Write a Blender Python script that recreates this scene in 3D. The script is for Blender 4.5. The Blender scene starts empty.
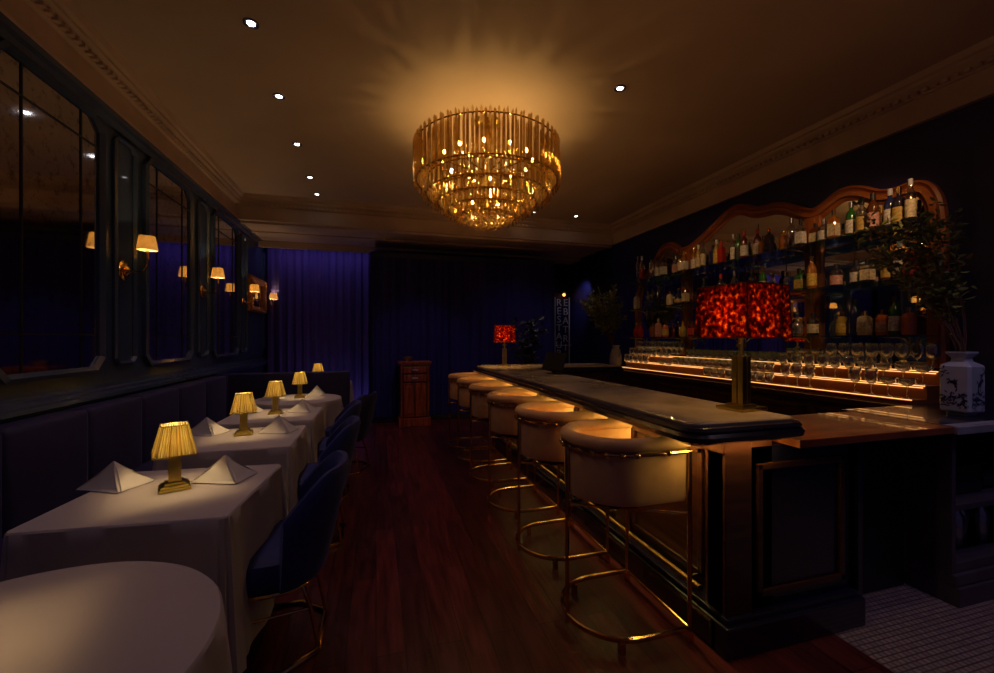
import bpy, bmesh, math, random
from mathutils import Vector, Matrix
random.seed(7)
PI = math.pi
sc = bpy.context.scene
C = sc.collection

# ------------------------------------------------------------------ camera, world, exposure
YAW = math.atan(121 / 420)
cam = bpy.data.cameras.new('camera')
cam.sensor_width = 36; cam.lens = 420 / 994 * 36; cam.shift_y = 0.0025; cam.clip_start = 0.02
co = bpy.data.objects.new('camera', cam); C.objects.link(co)
co.location = (0, 0, 1.42); co.rotation_euler = (PI / 2, 0, -YAW)
sc.camera = co

w = bpy.data.worlds.new('world'); sc.world = w; w.use_nodes = True
w.node_tree.nodes['Background'].inputs[0].default_value = (0.30, 0.22, 0.60, 1)
w.node_tree.nodes['Background'].inputs[1].default_value = 0.055
sc.view_settings.view_transform = 'Standard'; sc.view_settings.look = 'None'
sc.view_settings.exposure = 0.0; sc.view_settings.gamma = 1; sc.view_settings.use_curve_mapping = False
try:
    sc.cycles.use_denoising = True
    sc.cycles.transparent_max_bounces = 48
    sc.cycles.max_bounces = 10; sc.cycles.diffuse_bounces = 3; sc.cycles.glossy_bounces = 5; sc.cycles.transmission_bounces = 6
    sc.cycles.caustics_refractive = False; sc.cycles.caustics_reflective = False
    sc.cycles.sample_clamp_indirect = 3.0
except Exception:
    pass
E_CHAND = 13.5; E_TABLE = 1.25; E_SCONCE = 1.9; E_BARLAMP = 3.6; E_LED = 32; E_STEP = 1.9; E_DOWN = 8.0

# ------------------------------------------------------------------ materials
def nodes(name):
    m = bpy.data.materials.new(name); m.use_nodes = True
    nt = m.node_tree; nt.nodes.clear()
    out = nt.nodes.new('ShaderNodeOutputMaterial')
    return m, nt, out

def coords(nt, scale=(1, 1, 1)):
    tc = nt.nodes.new('ShaderNodeTexCoord'); mp = nt.nodes.new('ShaderNodeMapping')
    mp.inputs['Scale'].default_value = scale
    nt.links.new(tc.outputs['Object'], mp.inputs[0]); return mp.outputs[0]

def pbr(name, col, rough=.5, metal=0., col2=None, nscale=8, stretch=(1, 1, 1), bump=0., sheen=0., trans=0., spec=.5, coat=0., detail=4, emis=None, estr=0):
    m, nt, out = nodes(name)
    p = nt.nodes.new('ShaderNodeBsdfPrincipled'); nt.links.new(p.outputs[0], out.inputs[0])
    p.inputs['Roughness'].default_value = rough; p.inputs['Metallic'].default_value = metal
    p.inputs['Specular IOR Level'].default_value = spec
    p.inputs['Sheen Weight'].default_value = sheen; p.inputs['Sheen Roughness'].default_value = .35
    p.inputs['Transmission Weight'].default_value = trans; p.inputs['Coat Weight'].default_value = coat
    if sheen:
        p.inputs['Sheen Tint'].default_value = (*[min(1, c * 1.6 + .15) for c in col], 1)
    if emis:
        p.inputs['Emission Color'].default_value = (*emis, 1); p.inputs['Emission Strength'].default_value = estr
    n = nt.nodes.new('ShaderNodeTexNoise'); n.inputs['Scale'].default_value = nscale; n.inputs['Detail'].default_value = detail
    nt.links.new(coords(nt, stretch), n.inputs['Vector'])
    r = nt.nodes.new('ShaderNodeValToRGB')
    c2 = col2 or tuple(c * .8 for c in col)
    r.color_ramp.elements[0].position = .35; r.color_ramp.elements[1].position = .65
    r.color_ramp.elements[0].color = (*c2, 1); r.color_ramp.elements[1].color = (*col, 1)
    nt.links.new(n.outputs[0], r.inputs[0]); nt.links.new(r.outputs[0], p.inputs['Base Color'])
    if bump:
        b = nt.nodes.new('ShaderNodeBump'); b.inputs['Strength'].default_value = bump; b.inputs['Distance'].default_value = .02
        nt.links.new(n.outputs[0], b.inputs['Height']); nt.links.new(b.outputs[0], p.inputs['Normal'])
    return m

def glassy(name, col=(.95, .95, .95), ior=1.5, rough=.03, gcol=(1, 1, 1), base=.04, facing=.25):
    """thin glass: transparent sheet with reflections that grow towards the edges"""
    m, nt, out = nodes(name)
    t = nt.nodes.new('ShaderNodeBsdfTransparent'); t.inputs[0].default_value = (*col, 1)
    g = nt.nodes.new('ShaderNodeBsdfGlossy'); g.inputs['Color'].default_value = (*gcol, 1); g.inputs['Roughness'].default_value = rough
    lw = nt.nodes.new('ShaderNodeLayerWeight'); lw.inputs[0].default_value = facing
    ma = nt.nodes.new('ShaderNodeMath'); ma.operation = 'ADD'; ma.inputs[1].default_value = base; ma.use_clamp = True
    nt.links.new(lw.outputs['Facing'], ma.inputs[0])
    mx = nt.nodes.new('ShaderNodeMixShader')
    nt.links.new(ma.outputs[0], mx.inputs[0]); nt.links.new(t.outputs[0], mx.inputs[1]); nt.links.new(g.outputs[0], mx.inputs[2])
    nt.links.new(mx.outputs[0], out.inputs[0]); return m

def emit(name, col, s):
    m, nt, out = nodes(name)
    e = nt.nodes.new('ShaderNodeEmission'); e.inputs[0].default_value = (*col, 1); e.inputs[1].default_value = s
    nt.links.new(e.outputs[0], out.inputs[0]); return m

def shade_mat(name, c1, c2, nscale, stretch, thr=(.35, .65), refl=.35, detail=4, c3=None):
    """translucent lamp shade lit from inside"""
    m, nt, out = nodes(name)
    n = nt.nodes.new('ShaderNodeTexNoise'); n.inputs['Scale'].default_value = nscale; n.inputs['Detail'].default_value = detail
    nt.links.new(coords(nt, stretch), n.inputs['Vector'])
    r = nt.nodes.new('ShaderNodeValToRGB')
    r.color_ramp.elements[0].position = thr[0]; r.color_ramp.elements[1].position = thr[1]
    r.color_ramp.elements[0].color = (*c1, 1); r.color_ramp.elements[1].color = (*c2, 1)
    if c3:
        e = r.color_ramp.elements.new((thr[0] + thr[1]) / 2); e.color = (*c3, 1)
    nt.links.new(n.outputs[0], r.inputs[0])
    t = nt.nodes.new('ShaderNodeBsdfTranslucent'); d = nt.nodes.new('ShaderNodeBsdfDiffuse')
    nt.links.new(r.outputs[0], t.inputs[0]); nt.links.new(r.outputs[0], d.inputs[0])
    mx = nt.nodes.new('ShaderNodeMixShader'); mx.inputs[0].default_value = refl
    nt.links.new(t.outputs[0], mx.inputs[1]); nt.links.new(d.outputs[0], mx.inputs[2]); nt.links.new(mx.outputs[0], out.inputs[0])
    return m

def wood_floor():
    m, nt, out = nodes('floor_planks')
    p = nt.nodes.new('ShaderNodeBsdfPrincipled'); nt.links.new(p.outputs[0], out.inputs[0])
    tc = nt.nodes.new('ShaderNodeTexCoord'); mp = nt.nodes.new('ShaderNodeMapping'); mp.inputs['Rotation'].default_value = (0, 0, PI / 2)
    nt.links.new(tc.outputs['Object'], mp.inputs[0])
    b = nt.nodes.new('ShaderNodeTexBrick'); b.inputs['Scale'].default_value = 1
    b.inputs['Brick Width'].default_value = 1.3; b.inputs['Row Height'].default_value = .13; b.inputs['Mortar Size'].default_value = .002
    b.inputs['Color1'].default_value = (.17, .024, .024, 1); b.inputs['Color2'].default_value = (.08, .011, .013, 1); b.inputs['Mortar'].default_value = (.008, .003, .002, 1)
    nt.links.new(mp.outputs[0], b.inputs['Vector'])
    n = nt.nodes.new('ShaderNodeTexNoise'); n.inputs['Scale'].default_value = 5; n.inputs['Detail'].default_value = 8
    nt.links.new(coords(nt, (6, .6, 1)), n.inputs['Vector'])
    mx = nt.nodes.new('ShaderNodeMixRGB'); mx.blend_type = 'MULTIPLY'; mx.inputs[0].default_value = .85
    r = nt.nodes.new('ShaderNodeValToRGB'); r.color_ramp.elements[0].position = .3; r.color_ramp.elements[0].color = (.25, .22, .2, 1); r.color_ramp.elements[1].position = .7
    nt.links.new(n.outputs[0], r.inputs[0]); nt.links.new(b.outputs[0], mx.inputs[1]); nt.links.new(r.outputs[0], mx.inputs[2])
    nt.links.new(mx.outputs[0], p.inputs['Base Color'])
    r2 = nt.nodes.new('ShaderNodeMapRange'); r2.inputs[3].default_value = .22; r2.inputs[4].default_value = .5
    nt.links.new(n.outputs[0], r2.inputs[0]); nt.links.new(r2.outputs[0], p.inputs['Roughness'])
    bp = nt.nodes.new('ShaderNodeBump'); bp.inputs['Strength'].default_value = .25; bp.inputs['Distance'].default_value = .01
    nt.links.new(n.outputs[0], bp.inputs['Height']); nt.links.new(bp.outputs[0], p.inputs['Normal'])
    return m

def tile_floor():
    m, nt, out = nodes('penny_tiles')
    p = nt.nodes.new('ShaderNodeBsdfPrincipled'); nt.links.new(p.outputs[0], out.inputs[0])
    b = nt.nodes.new('ShaderNodeTexBrick'); b.inputs['Scale'].default_value = 1
    b.inputs['Brick Width'].default_value = .032; b.inputs['Row Height'].default_value = .027; b.inputs['Mortar Size'].default_value = .0035
    b.inputs['Color1'].default_value = (.40, .28, .25, 1); b.inputs['Color2'].default_value = (.28, .19, .18, 1); b.inputs['Mortar'].default_value = (.12, .08, .08, 1)
    nt.links.new(coords(nt), b.inputs['Vector']); nt.links.new(b.outputs[0], p.inputs['Base Color'])
    p.inputs['Roughness'].default_value = .35
    bp = nt.nodes.new('ShaderNodeBump'); bp.inputs['Strength'].default_value = .5; bp.inputs['Distance'].default_value = .004; bp.invert = True
    nt.links.new(b.outputs['Fac'], bp.inputs['Height']); nt.links.new(bp.outputs[0], p.inputs['Normal'])
    return m

def mirror_mat(name, tint, rough, spots):
    m, nt, out = nodes(name)
    p = nt.nodes.new('ShaderNodeBsdfPrincipled'); nt.links.new(p.outputs[0], out.inputs[0])
    p.inputs['Metallic'].default_value = 1
    n = nt.nodes.new('ShaderNodeTexNoise'); n.inputs['Scale'].default_value = 14; n.inputs['Detail'].default_value = 9; n.inputs['Roughness'].default_value = .75
    nt.links.new(coords(nt), n.inputs['Vector'])
    r = nt.nodes.new('ShaderNodeValToRGB'); r.color_ramp.elements[0].position = .36; r.color_ramp.elements[1].position = .36 + .12
    r.color_ramp.elements[0].color = (*[c * (1 - spots) for c in tint], 1); r.color_ramp.elements[1].color = (*tint, 1)
    nt.links.new(n.outputs[0], r.inputs[0]); nt.links.new(r.outputs[0], p.inputs['Base Color'])
    p.inputs['Roughness'].default_value = rough
    return m

M = {}
M['ceiling'] = pbr('ceiling_plaster', (.62, .43, .30), .75, col2=(.56, .38, .26), nscale=1.2, bump=.02)
M['frieze'] = pbr('frieze_plaster', (.66, .46, .33), .6, nscale=2)
M['navywall'] = pbr('navy_panelling_paint', (.030, .050, .095), .30, nscale=2.5, coat=.2)
M['navymould'] = pbr('navy_moulding_paint', (.055, .080, .140), .25, nscale=3, coat=.3)
M['wallblue'] = pbr('midnight_blue_wall', (.014, .011, .10), .6, nscale=1.5)
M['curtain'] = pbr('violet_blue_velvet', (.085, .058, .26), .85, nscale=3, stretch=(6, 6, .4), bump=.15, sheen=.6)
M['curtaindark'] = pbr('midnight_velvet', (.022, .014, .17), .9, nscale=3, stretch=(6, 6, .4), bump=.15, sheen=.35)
M['floor'] = wood_floor(); M['tile'] = tile_floor()
M['amirror'] = mirror_mat('antique_mirror', (.62, .60, .62), .06, .55)
M['bmirror'] = mirror_mat('bar_mirror', (.80, .80, .82), .02, .05)
M['came'] = pbr('dark_glazing_bar', (.06, .05, .04), .35, .6)
M['gold'] = pbr('polished_brass', (.85, .52, .17), .16, 1, col2=(.70, .40, .12), nscale=20)
M['brass'] = pbr('aged_brass', (.60, .46, .11), .28, 1, col2=(.45, .33, .07), nscale=12)
M['darkbrass'] = pbr('dull_brass', (.30, .15, .05), .42, 1, col2=(.22, .11, .035), nscale=20)
M['giltwood'] = pbr('gilded_wood', (.62, .26, .06), .35, .5, col2=(.40, .15, .03), nscale=30, bump=.4)
M['cloth'] = pbr('white_linen', (.52, .44, .43), .8, nscale=3.5, col2=(.48, .40, .39), bump=.08, sheen=.15)
M['napkin'] = pbr('napkin_linen', (.66, .60, .58), .8, nscale=9, col2=(.60, .54, .52), bump=.12)
M['bluevelvet'] = pbr('royal_blue_velvet', (.014, .018, .15), .7, nscale=10, col2=(.009, .011, .09), bump=.12, sheen=.8)
M['banquette'] = pbr('navy_banquette_velvet', (.020, .013, .085), .7, nscale=4, col2=(.012, .008, .055), bump=.1, sheen=.6)
M['tanvelvet'] = pbr('blush_tan_velvet', (.95, .50, .20), .75, nscale=10, col2=(.82, .41, .16), bump=.08, sheen=.2)
M['marble'] = pbr('veined_marble', (.74, .56, .33), .24, nscale=2.2, col2=(.36, .27, .16), detail=9, coat=.3)
M['barpaint'] = pbr('blue_black_lacquer', (.014, .011, .035), .25, nscale=5, coat=.5)
M['barwood'] = pbr('dark_stained_wood', (.085, .026, .012), .3, nscale=4, stretch=(1, 1, 8), col2=(.045, .013, .007), coat=.3)
M['redwood'] = pbr('red_mahogany', (.50, .11, .035), .28, nscale=4, stretch=(8, 8, .7), col2=(.16, .032, .012), coat=.4)
M['framewood'] = pbr('carved_mahogany', (.42, .12, .028), .38, nscale=5, stretch=(2, 1, 1), col2=(.27, .07, .018), coat=.3)
M['stepwood'] = pbr('amber_step_wood', (.36, .10, .025), .4, nscale=4, stretch=(1, .4, 3), col2=(.30, .10, .03))
M['counterwood'] = pbr('glossy_counter_wood', (.42, .11, .035), .3, nscale=5, stretch=(.6, 4, 1), col2=(.24, .06, .02), coat=.6)
M['black'] = pbr('matte_black', (.012, .011, .014), .5, nscale=5)
M['cabinetpaint'] = pbr('worn_plum_black_paint', (.10, .07, .10), .35, nscale=7, col2=(.07, .05, .07))
M['steel'] = pbr('brushed_steel', (.32, .31, .36), .25, .9, nscale=30)
M['litstone'] = pbr('lit_grey_stone_edge', (.38, .35, .40), .3, nscale=9, col2=(.27, .25, .29), detail=8)
M['porcelain'] = pbr('porcelain_white', (.50, .50, .58), .25, nscale=6, coat=.4)
M['glass'] = glassy('clear_glassware', (.92, .92, .90), rough=.16, base=.12, facing=.45)
M['shelfglass'] = glassy('green_edge_glass', (.80, .93, .88), rough=.03, base=.06, facing=.25, gcol=(.7, 1, .9))
M['rod'] = glassy('smoked_crystal', (.78, .66, .45), rough=.18, base=.20, facing=.45, gcol=(1, .84, .50))
def pleat_mat():
    m = shade_mat('pleated_cream_shade', (.34, .23, .07), (.98, .88, .50), 9, (1, 1, 1), thr=(.40, .60), detail=2)  # dark stripes in the colour draw the shading between the pleats
    nt = m.node_tree; n = [x for x in nt.nodes if x.type == 'TEX_NOISE'][0]
    tc = [x for x in nt.nodes if x.type == 'TEX_COORD'][0]
    sp = nt.nodes.new('ShaderNodeSeparateXYZ'); nt.links.new(tc.outputs['Object'], sp.inputs[0])
    h = nt.nodes.new('ShaderNodeMath'); h.operation = 'MULTIPLY_ADD'; h.inputs[1].default_value = -.228; h.inputs[2].default_value = .113
    nt.links.new(sp.outputs[2], h.inputs[0]); cb = nt.nodes.new('ShaderNodeCombineXYZ')
    for i in (0, 1):
        d = nt.nodes.new('ShaderNodeMath'); d.operation = 'DIVIDE'; nt.links.new(sp.outputs[i], d.inputs[0]); nt.links.new(h.outputs[0], d.inputs[1]); nt.links.new(d.outputs[0], cb.inputs[i])
    nt.links.new(cb.outputs[0], n.inputs['Vector']); return m
M['pleat'] = pleat_mat()
M['linen'] = shade_mat('cream_linen_shade', (.85, .66, .36), (.98, .82, .52), 20, (1, 1, 1))
M['tortoise'] = shade_mat('tortoiseshell_shade', (.05, .004, .001), (1.0, .52, .07), 48, (1, 1, 1), thr=(.42, .76), detail=7, c3=(.27, .040, .004), refl=.15)
M['bulb'] = emit('warm_bulb', (1, .62, .24), 60)
M['crystalbulb'] = emit('chandelier_bulb', (1, .63, .21), E_CHAND * 16)
M['led'] = emit('amber_led', (1, .74, .22), E_LED)
M['stepled'] = emit('amber_step_led', (1, .46, .12), E_STEP)
M['underfill'] = emit('amber_under_ledge_fill', (1, .48, .14), 2.6)
M['down'] = emit('downlight_lens', (1, .96, 1), 14)
M['leaf'] = pbr('olive_leaf', (.24, .23, .05), .5, nscale=6, col2=(.16, .19, .04))
M['leafdark'] = pbr('dark_leaf', (.03, .05, .04), .4, nscale=6)
M['twig'] = pbr('red_brown_twig', (.16, .07, .05), .7, nscale=20)
M['signwhite'] = pbr('white_sign_paint', (.75, .73, .80), .5, nscale=5)

# ------------------------------------------------------------------ mesh helpers
class MB:
    def __init__(s): s.bm = bmesh.new(); s.smooth = False
    def box(s, x0, x1, y0, y1, z0, z1, bev=0., rot=None, seg=2):
        r = bmesh.ops.create_cube(s.bm, size=1)
        vs = r['verts']
        for v in vs:
            v.co = Vector(((x0 + x1) / 2 + v.co.x * (x1 - x0), (y0 + y1) / 2 + v.co.y * (y1 - y0), (z0 + z1) / 2 + v.co.z * (z1 - z0)))
        if rot:
            bmesh.ops.transform(s.bm, matrix=rot, verts=vs)
        if bev:
            es = list({e for v in vs for e in v.link_edges})
            bmesh.ops.bevel(s.bm, geom=es, offset=bev, segments=seg, affect='EDGES', profile=.6)
        return s
    def loops(s, ls, close=False, cap=True, cyclic=True):
        V = [[s.bm.verts.new(p) for p in l] for l in ls]
        n = len(V[0]); k = len(V)
        for i in range(k if close else k - 1):
            a, b = V[i], V[(i + 1) % k]
            for j in range(n if cyclic else n - 1):
                try: s.bm.faces.new((a[j], a[(j + 1) % n], b[(j + 1) % n], b[j]))
                except ValueError: pass
        if cap and not close and cyclic:
            for l in (V[0][::-1], V[-1]):
                try: s.bm.faces.new(l)
                except ValueError: pass
        return s
    def tube(s, pts, r, seg=8, close=False, flat=None):
        pts = [Vector(p) for p in pts]; n = len(pts); ls = []
        prev = None
        for i, p in enumerate(pts):
            if close: t = pts[(i + 1) % n] - pts[i - 1]
            else: t = pts[min(i + 1, n - 1)] - pts[max(i - 1, 0)]
            t.normalize()
            up = Vector((0, 0, 1)) if abs(t.z) < .9 else Vector((1, 0, 0))
            if prev is not None and abs(t.dot(prev)) < .95: up = prev
            a = t.cross(up).normalized(); b = a.cross(t).normalized()
            prev = b
            rr = r[i] if isinstance(r, (list, tuple)) else r
            fl = flat or 1
            ls.append([p + a * math.cos(q * 2 * PI / seg) * rr + b * math.sin(q * 2 * PI / seg) * rr * fl for q in range(seg)])
        return s.loops(ls, close=close)
    def lathe(s, prof, cx=0, cy=0, cz=0, seg=20, sq=None):
        ls = []
        for r, z in prof:
            ls.append([(cx + max(r, 1e-4) * math.cos(q * 2 * PI / seg), cy + max(r, 1e-4) * math.sin(q * 2 * PI / seg), cz + z) for q in range(seg)])
        return s.loops(ls)
    def cyl(s, cx, cy, z0, z1, r, seg=16, r2=None):
        return s.lathe([(r, z0), (r if r2 is None else r2, z1)], cx, cy, 0, seg)
    def sphere(s, c, r, seg=10, sc=(1, 1, 1)):
        rr = bmesh.ops.create_uvsphere(s.bm, u_segments=seg, v_segments=max(5, seg // 2 + 1), radius=r)
        for v in rr['verts']: v.co = Vector((c[0] + v.co.x * sc[0], c[1] + v.co.y * sc[1], c[2] + v.co.z * sc[2]))
        return s
    def prism(s, poly, axis, a, b):
        """poly = 2D points; extruded along axis x, y or z from a to b"""
        def P(u, v, w): return {'x': (w, u, v), 'y': (u, w, v), 'z': (u, v, w)}[axis]
        return s.loops([[P(u, v, a) for u, v in poly], [P(u, v, b) for u, v in poly]])
    def build(s, name, mat, parent=None, smooth=False, loc=None, tri=False, mods=None):
        bmesh.ops.recalc_face_normals(s.bm, faces=s.bm.faces[:])
        me = bpy.data.meshes.new(name); s.bm.to_mesh(me); s.bm.free()
        me.materials.append(M[mat] if isinstance(mat, str) else mat)
        if smooth:
            for p in me.polygons: p.use_smooth = True
            try: me.set_sharp_from_angle(angle=math.radians(38))
            except Exception: pass
        o = bpy.data.objects.new(name, me); C.objects.link(o)
        if parent: o.parent = parent
        if loc: o.location = loc
        return o

def thing(name, label, cat, loc=(0, 0, 0), rz=0, group=None):
    o = bpy.data.objects.new(name, None); C.objects.link(o)
    o.empty_display_size = .1
    o.location = loc; o.rotation_euler = (0, 0, rz)
    o['label'] = label; o['category'] = cat
    if group: o['group'] = group
    return o
def tag(o, label, cat, group=None, kind=None):
    o['label'] = label; o['category'] = cat
    if group: o['group'] = group
    if kind: o['kind'] = kind
    return o
def struct(o): o['kind'] = 'structure'; return o
def dup(root, loc, rz=0, label=None):
    r = root.copy(); C.objects.link(r); r.location = loc; r.rotation_euler = (0, 0, rz)
    if label: r['label'] = label
    for ch in list(root.children):
        c = ch.copy(); C.objects.link(c); c.parent = r
        for g in ch.children:
            d = g.copy(); C.objects.link(d); d.parent = c
    return r
def lamp_light(name, parent, loc, energy, col, r=.015):
    l = bpy.data.lights.new(name, 'POINT'); l.energy = energy; l.color = col; l.shadow_soft_size = r
    o = bpy.data.objects.new(name, l); C.objects.link(o); o.parent = parent; o.location = loc; return o
ORD = ['first', 'second', 'third', 'fourth', 'fifth', 'sixth', 'seventh', 'eighth', 'ninth', 'tenth', 'eleventh', 'twelfth', 'thirteenth', 'fourteenth', 'fifteenth', 'sixteenth', 'seventeenth', 'eighteenth', 'nineteenth', 'twentieth', 'twenty-first', 'twenty-second', 'twenty-third', 'twenty-fourth', 'twenty-fifth', 'twenty-sixth', 'twenty-seventh', 'twenty-eighth', 'twenty-ninth', 'thirtieth', 'thirty-first', 'thirty-second', 'thirty-third', 'thirty-fourth', 'thirty-fifth', 'thirty-sixth', 'thirty-seventh', 'thirty-eighth']

# ------------------------------------------------------------------ setting
XL, XR, YB, ZC, ZB, Y0 = -1.9, 4.1, 8.4, 3.44, 3.10, -1.2
struct(MB().box(XL - .12, 2.12, Y0, YB + .1, -.1, 0).build('floor', 'floor'))
struct(MB().box(2.12, XR + .12, Y0, YB + .1, -.1, 0).build('floor_tiled', 'tile'))
struct(MB().box(XL - .12, XR + .12, Y0, 6.7, ZC, ZC + .1).build('ceiling', 'ceiling'))
struct(MB().box(XL - .12, XL, Y0, YB, 0, ZC).build('wall_left', 'navywall'))
struct(MB().box(XR, XR + .12, Y0, YB, 0, ZC).build('wall_right', 'wallblue'))
struct(MB().box(XL - .12, XR + .12, YB, YB + .12, 0, ZC).build('wall_back', 'wallblue'))
struct(MB().box(XL - .12, XR + .12, 6.7, YB, ZB, ZC + .1).build('ceiling_lowered', 'frieze'))
def frieze_prof(x0, d):
    return [(x0, ZB), (x0 + d * .05, ZB), (x0 + d * .05, ZB + .022), (x0 + d * .02, ZB + .03), (x0 + d * .02, 3.30), (x0 + d * .05, 3.305), (x0 + d * .055, 3.34), (x0 + d * .10, 3.37),
            (x0 + d * .10, 3.395), (x0 + d * .13, 3.40), (x0 + d * .15, ZC), (x0, ZC)]
def dentils(mb, fixed, d, a, b, axis):
    t = a
    while t < b:
        p0, p1 = sorted((fixed + d * .05, fixed + d * .085))
        if axis == 'y': mb.box(p0, p1, t, t + .03, 3.312, 3.338)
        else: mb.box(t, t + .03, p0, p1, 3.312, 3.338)
        t += .06
m = MB().prism(frieze_prof(XL, 1), 'y', Y0, 6.7); dentils(m, XL, 1, .6, 6.55, 'y'); struct(m.build('trim_1', 'frieze'))
m = MB().prism(frieze_prof(XR, -1), 'y', Y0, 6.7); dentils(m, XR, -1, .3, 6.55, 'y'); struct(m.build('trim_2', 'frieze'))
m = MB().prism(frieze_prof(6.7, -1), 'x', XL + .02, XR - .02); dentils(m, 6.7, -1, XL + .16, XR - .2, 'x'); struct(m.build('trim_3', 'frieze'))
# stepped soffit mouldings under the lowered ceiling
m = MB().box(XL, XR, 6.72, 6.80, ZB - .03, ZB).box(XL, XR, 7.30, 7.38, ZB - .02, ZB).box(XL, XR, 7.95, 8.4, ZB - .045, ZB)
struct(m.build('trim_4', 'frieze'))
# left wall: cap moulding, chair rail, skirting
struct(MB().prism([(XL, 3.10), (XL + .05, 3.10), (XL + .05, 3.06), (XL + .03, 3.04), (XL + .02, 3.0), (XL, 3.0)], 'y', Y0, YB).build('trim_5', 'navymould'))
struct(MB().prism([(XL, 1.10), (XL + .02, 1.10), (XL + .02, 1.075), (XL + .045, 1.065), (XL + .045, 1.045), (XL + .075, 1.035), (XL + .075, 1.01), (XL + .04, .995), (XL + .03, .965), (XL, .955)], 'y', Y0, YB).build('trim_6', 'navymould'))
struct(MB().box(XL, XL + .03, Y0, YB, 0, .16, .005).build('baseboard_left', 'navymould'))
struct(MB().box(XR - .03, XR, Y0, YB, 0, .16, .005).build('baseboard_right', 'wallblue'))

def octo(y0, y1, z0, z1, c):   # chamfered outline in (y, z)
    return [(y0 + c, z0), (y1 - c, z0), (y1, z0 + c), (y1, z1 - c), (y1 - c, z1), (y0 + c, z1), (y0, z1 - c), (y0, z0 + c)]
def ring(mb, outer, inner, x0, x1, mid=None):
    """frame between two outlines on the left wall, raised from x0 to x1, with a sloping inner lip"""
    A = [(x0, y, z) for y, z in outer]; B = [(x1, y, z) for y, z in outer]
    h = [((a[0] + b[0]) / 2, (a[1] + b[1]) / 2) for a, b in zip(outer, inner)]
    Cc = [(x1 + .012 * (1 if x1 > x0 else -1), y, z) for y, z in h]; D = [(x0 + (x1 - x0) * .6, y, z) for y, z in inner]; E = [(x0, y, z) for y, z in inner]
    return mb.loops([A, B, Cc, D, E], close=True, cap=False)
PANELS = [(2.27, 2.60), (3.82, 4.12), (5.36, 5.66), (6.88, 7.18)]
n = 7
for y0, y1 in PANELS + [(8.22, 8.36)]:
    mb = MB(); ring(mb, octo(y0, y1, 1.22, 2.97, .05), octo(y0 + .03, y1 - .03, 1.25, 2.94, .032), XL, XL + .018)
    struct(mb.build('trim_%d' % n, 'navymould')); n += 1
MIRR = [(1.22, 2.10, 'mirror nearest the camera, mostly beyond the left edge'), (2.77, 3.66, 'largest-looking antique mirror at the left edge of the view, beside the nearest sconce'),
        (4.27, 5.18, 'antique mirror on the panelled wall between the first and second sconces'), (5.81, 6.74, 'antique mirror on the panelled wall between the second and third sconces')]
for i, (y0, y1, lab) in enumerate(MIRR):
    if i == 0: continue
    t = thing('wall_mirror', lab, 'mirror', (XL, (y0 + y1) / 2, 1.18), group='antique panelled mirrors on the left wall')
    h = (y1 - y0) / 2; H = 1.76
    mb = MB(); ring(mb, octo(-h - .03, h + .03, 0, H + .06, .10), octo(-h + .02, h - .02, .05, H + .01, .071), 0, .03); mb.build('frame', 'navymould', t)
    MB().prism(octo(-h + .01, h - .01, .04, H + .02, .077), 'x', .002, .008).build('mirror_glass', 'amirror', t)
    for yy in (-h + .20, h - .20):
        MB().box(.006, .014, yy - .005, yy + .005, .05, H + .01).build('glazing_bar', 'came', t)
    for zz in (.27, H - .17):
        MB().box(.006, .0135, -h + .02, h - .02, zz - .005, zz + .005).build('glazing_bar', 'came', t)

# curtains
def curtain(name, x0, x1, y, z0, z1, amp, freq, mat, label, seed, along='x'):
    rnd = random.Random(seed); ph = [rnd.uniform(0, 6) for _ in range(5)]
    N = int(abs(x1 - x0) * 60); front = []; back = []
    mb = MB(); rows = []
    for k in range(7):
        t = k / 6; z = z0 + (z1 - z0) * t; row = []
        for i in range(N + 1):
            x = x0 + (x1 - x0) * i / N
            d = amp * (math.sin(freq * x + ph[0] + .5 * math.sin(1.7 * x + ph[1])) + .45 * math.sin(freq * 2.3 * x + ph[2] + .3 * t) + .3 * math.sin(freq * .4 * x + ph[3]))
            row.append((x, d * (1.15 - .35 * t)))
        rows.append((z, row))
    ls = []
    for z, row in rows:
        l = [(x, y - d - .01, z) if along == 'x' else (y - d - .01, x, z) for x, d in row] + [(x, y - d + .012, z) if along == 'x' else (y - d + .012, x, z) for x, d in reversed(row)]
        ls.append(l)
    mb.loops(ls)
    return tag(mb.build(name, mat, smooth=True), label, 'curtain')
curtain('curtain', XL + .05, -.10, 8.22, .02, ZB - .05, .022, 42, 'curtain', 'violet-blue velvet curtain hanging full height on the back wall, left side', 3)
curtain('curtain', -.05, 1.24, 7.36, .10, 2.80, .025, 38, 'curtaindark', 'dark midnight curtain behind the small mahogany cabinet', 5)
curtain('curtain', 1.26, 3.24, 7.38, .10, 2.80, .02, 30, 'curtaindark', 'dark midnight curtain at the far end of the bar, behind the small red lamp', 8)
t = thing('entrance_vestibule', 'dark boxed entrance vestibule frame holding the midnight curtains', 'vestibule', (0, 7.4, 0))
MB().box(-.08, 3.28, 0, .10, 2.80, 2.90, .006).build('header', 'wallblue', t)
MB().box(-.08, 3.28, .06, .90, 2.86, 2.90).build('roof_board', 'wallblue', t)
MB().box(3.24, 3.28, 0, .90, 0, 2.80).build('side_panel', 'wallblue', t)
MB().box(-.08, -.05, .08, .90, 0, 2.80).build('side_panel', 'wallblue', t)
MB().box(-.08, 3.28, -.03, .07, 0, .095, .01).build('threshold', 'barpaint', t)

tag(MB().box(XL + .02, -.10, 7.80, 7.83, 2.95, ZB - .046, .004).build('light_baffle', 'frieze'), 'board added above the violet-blue curtain to hide its fill light', 'light_baffle')  # added board, only there to hide the curtain's top fill strip
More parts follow.
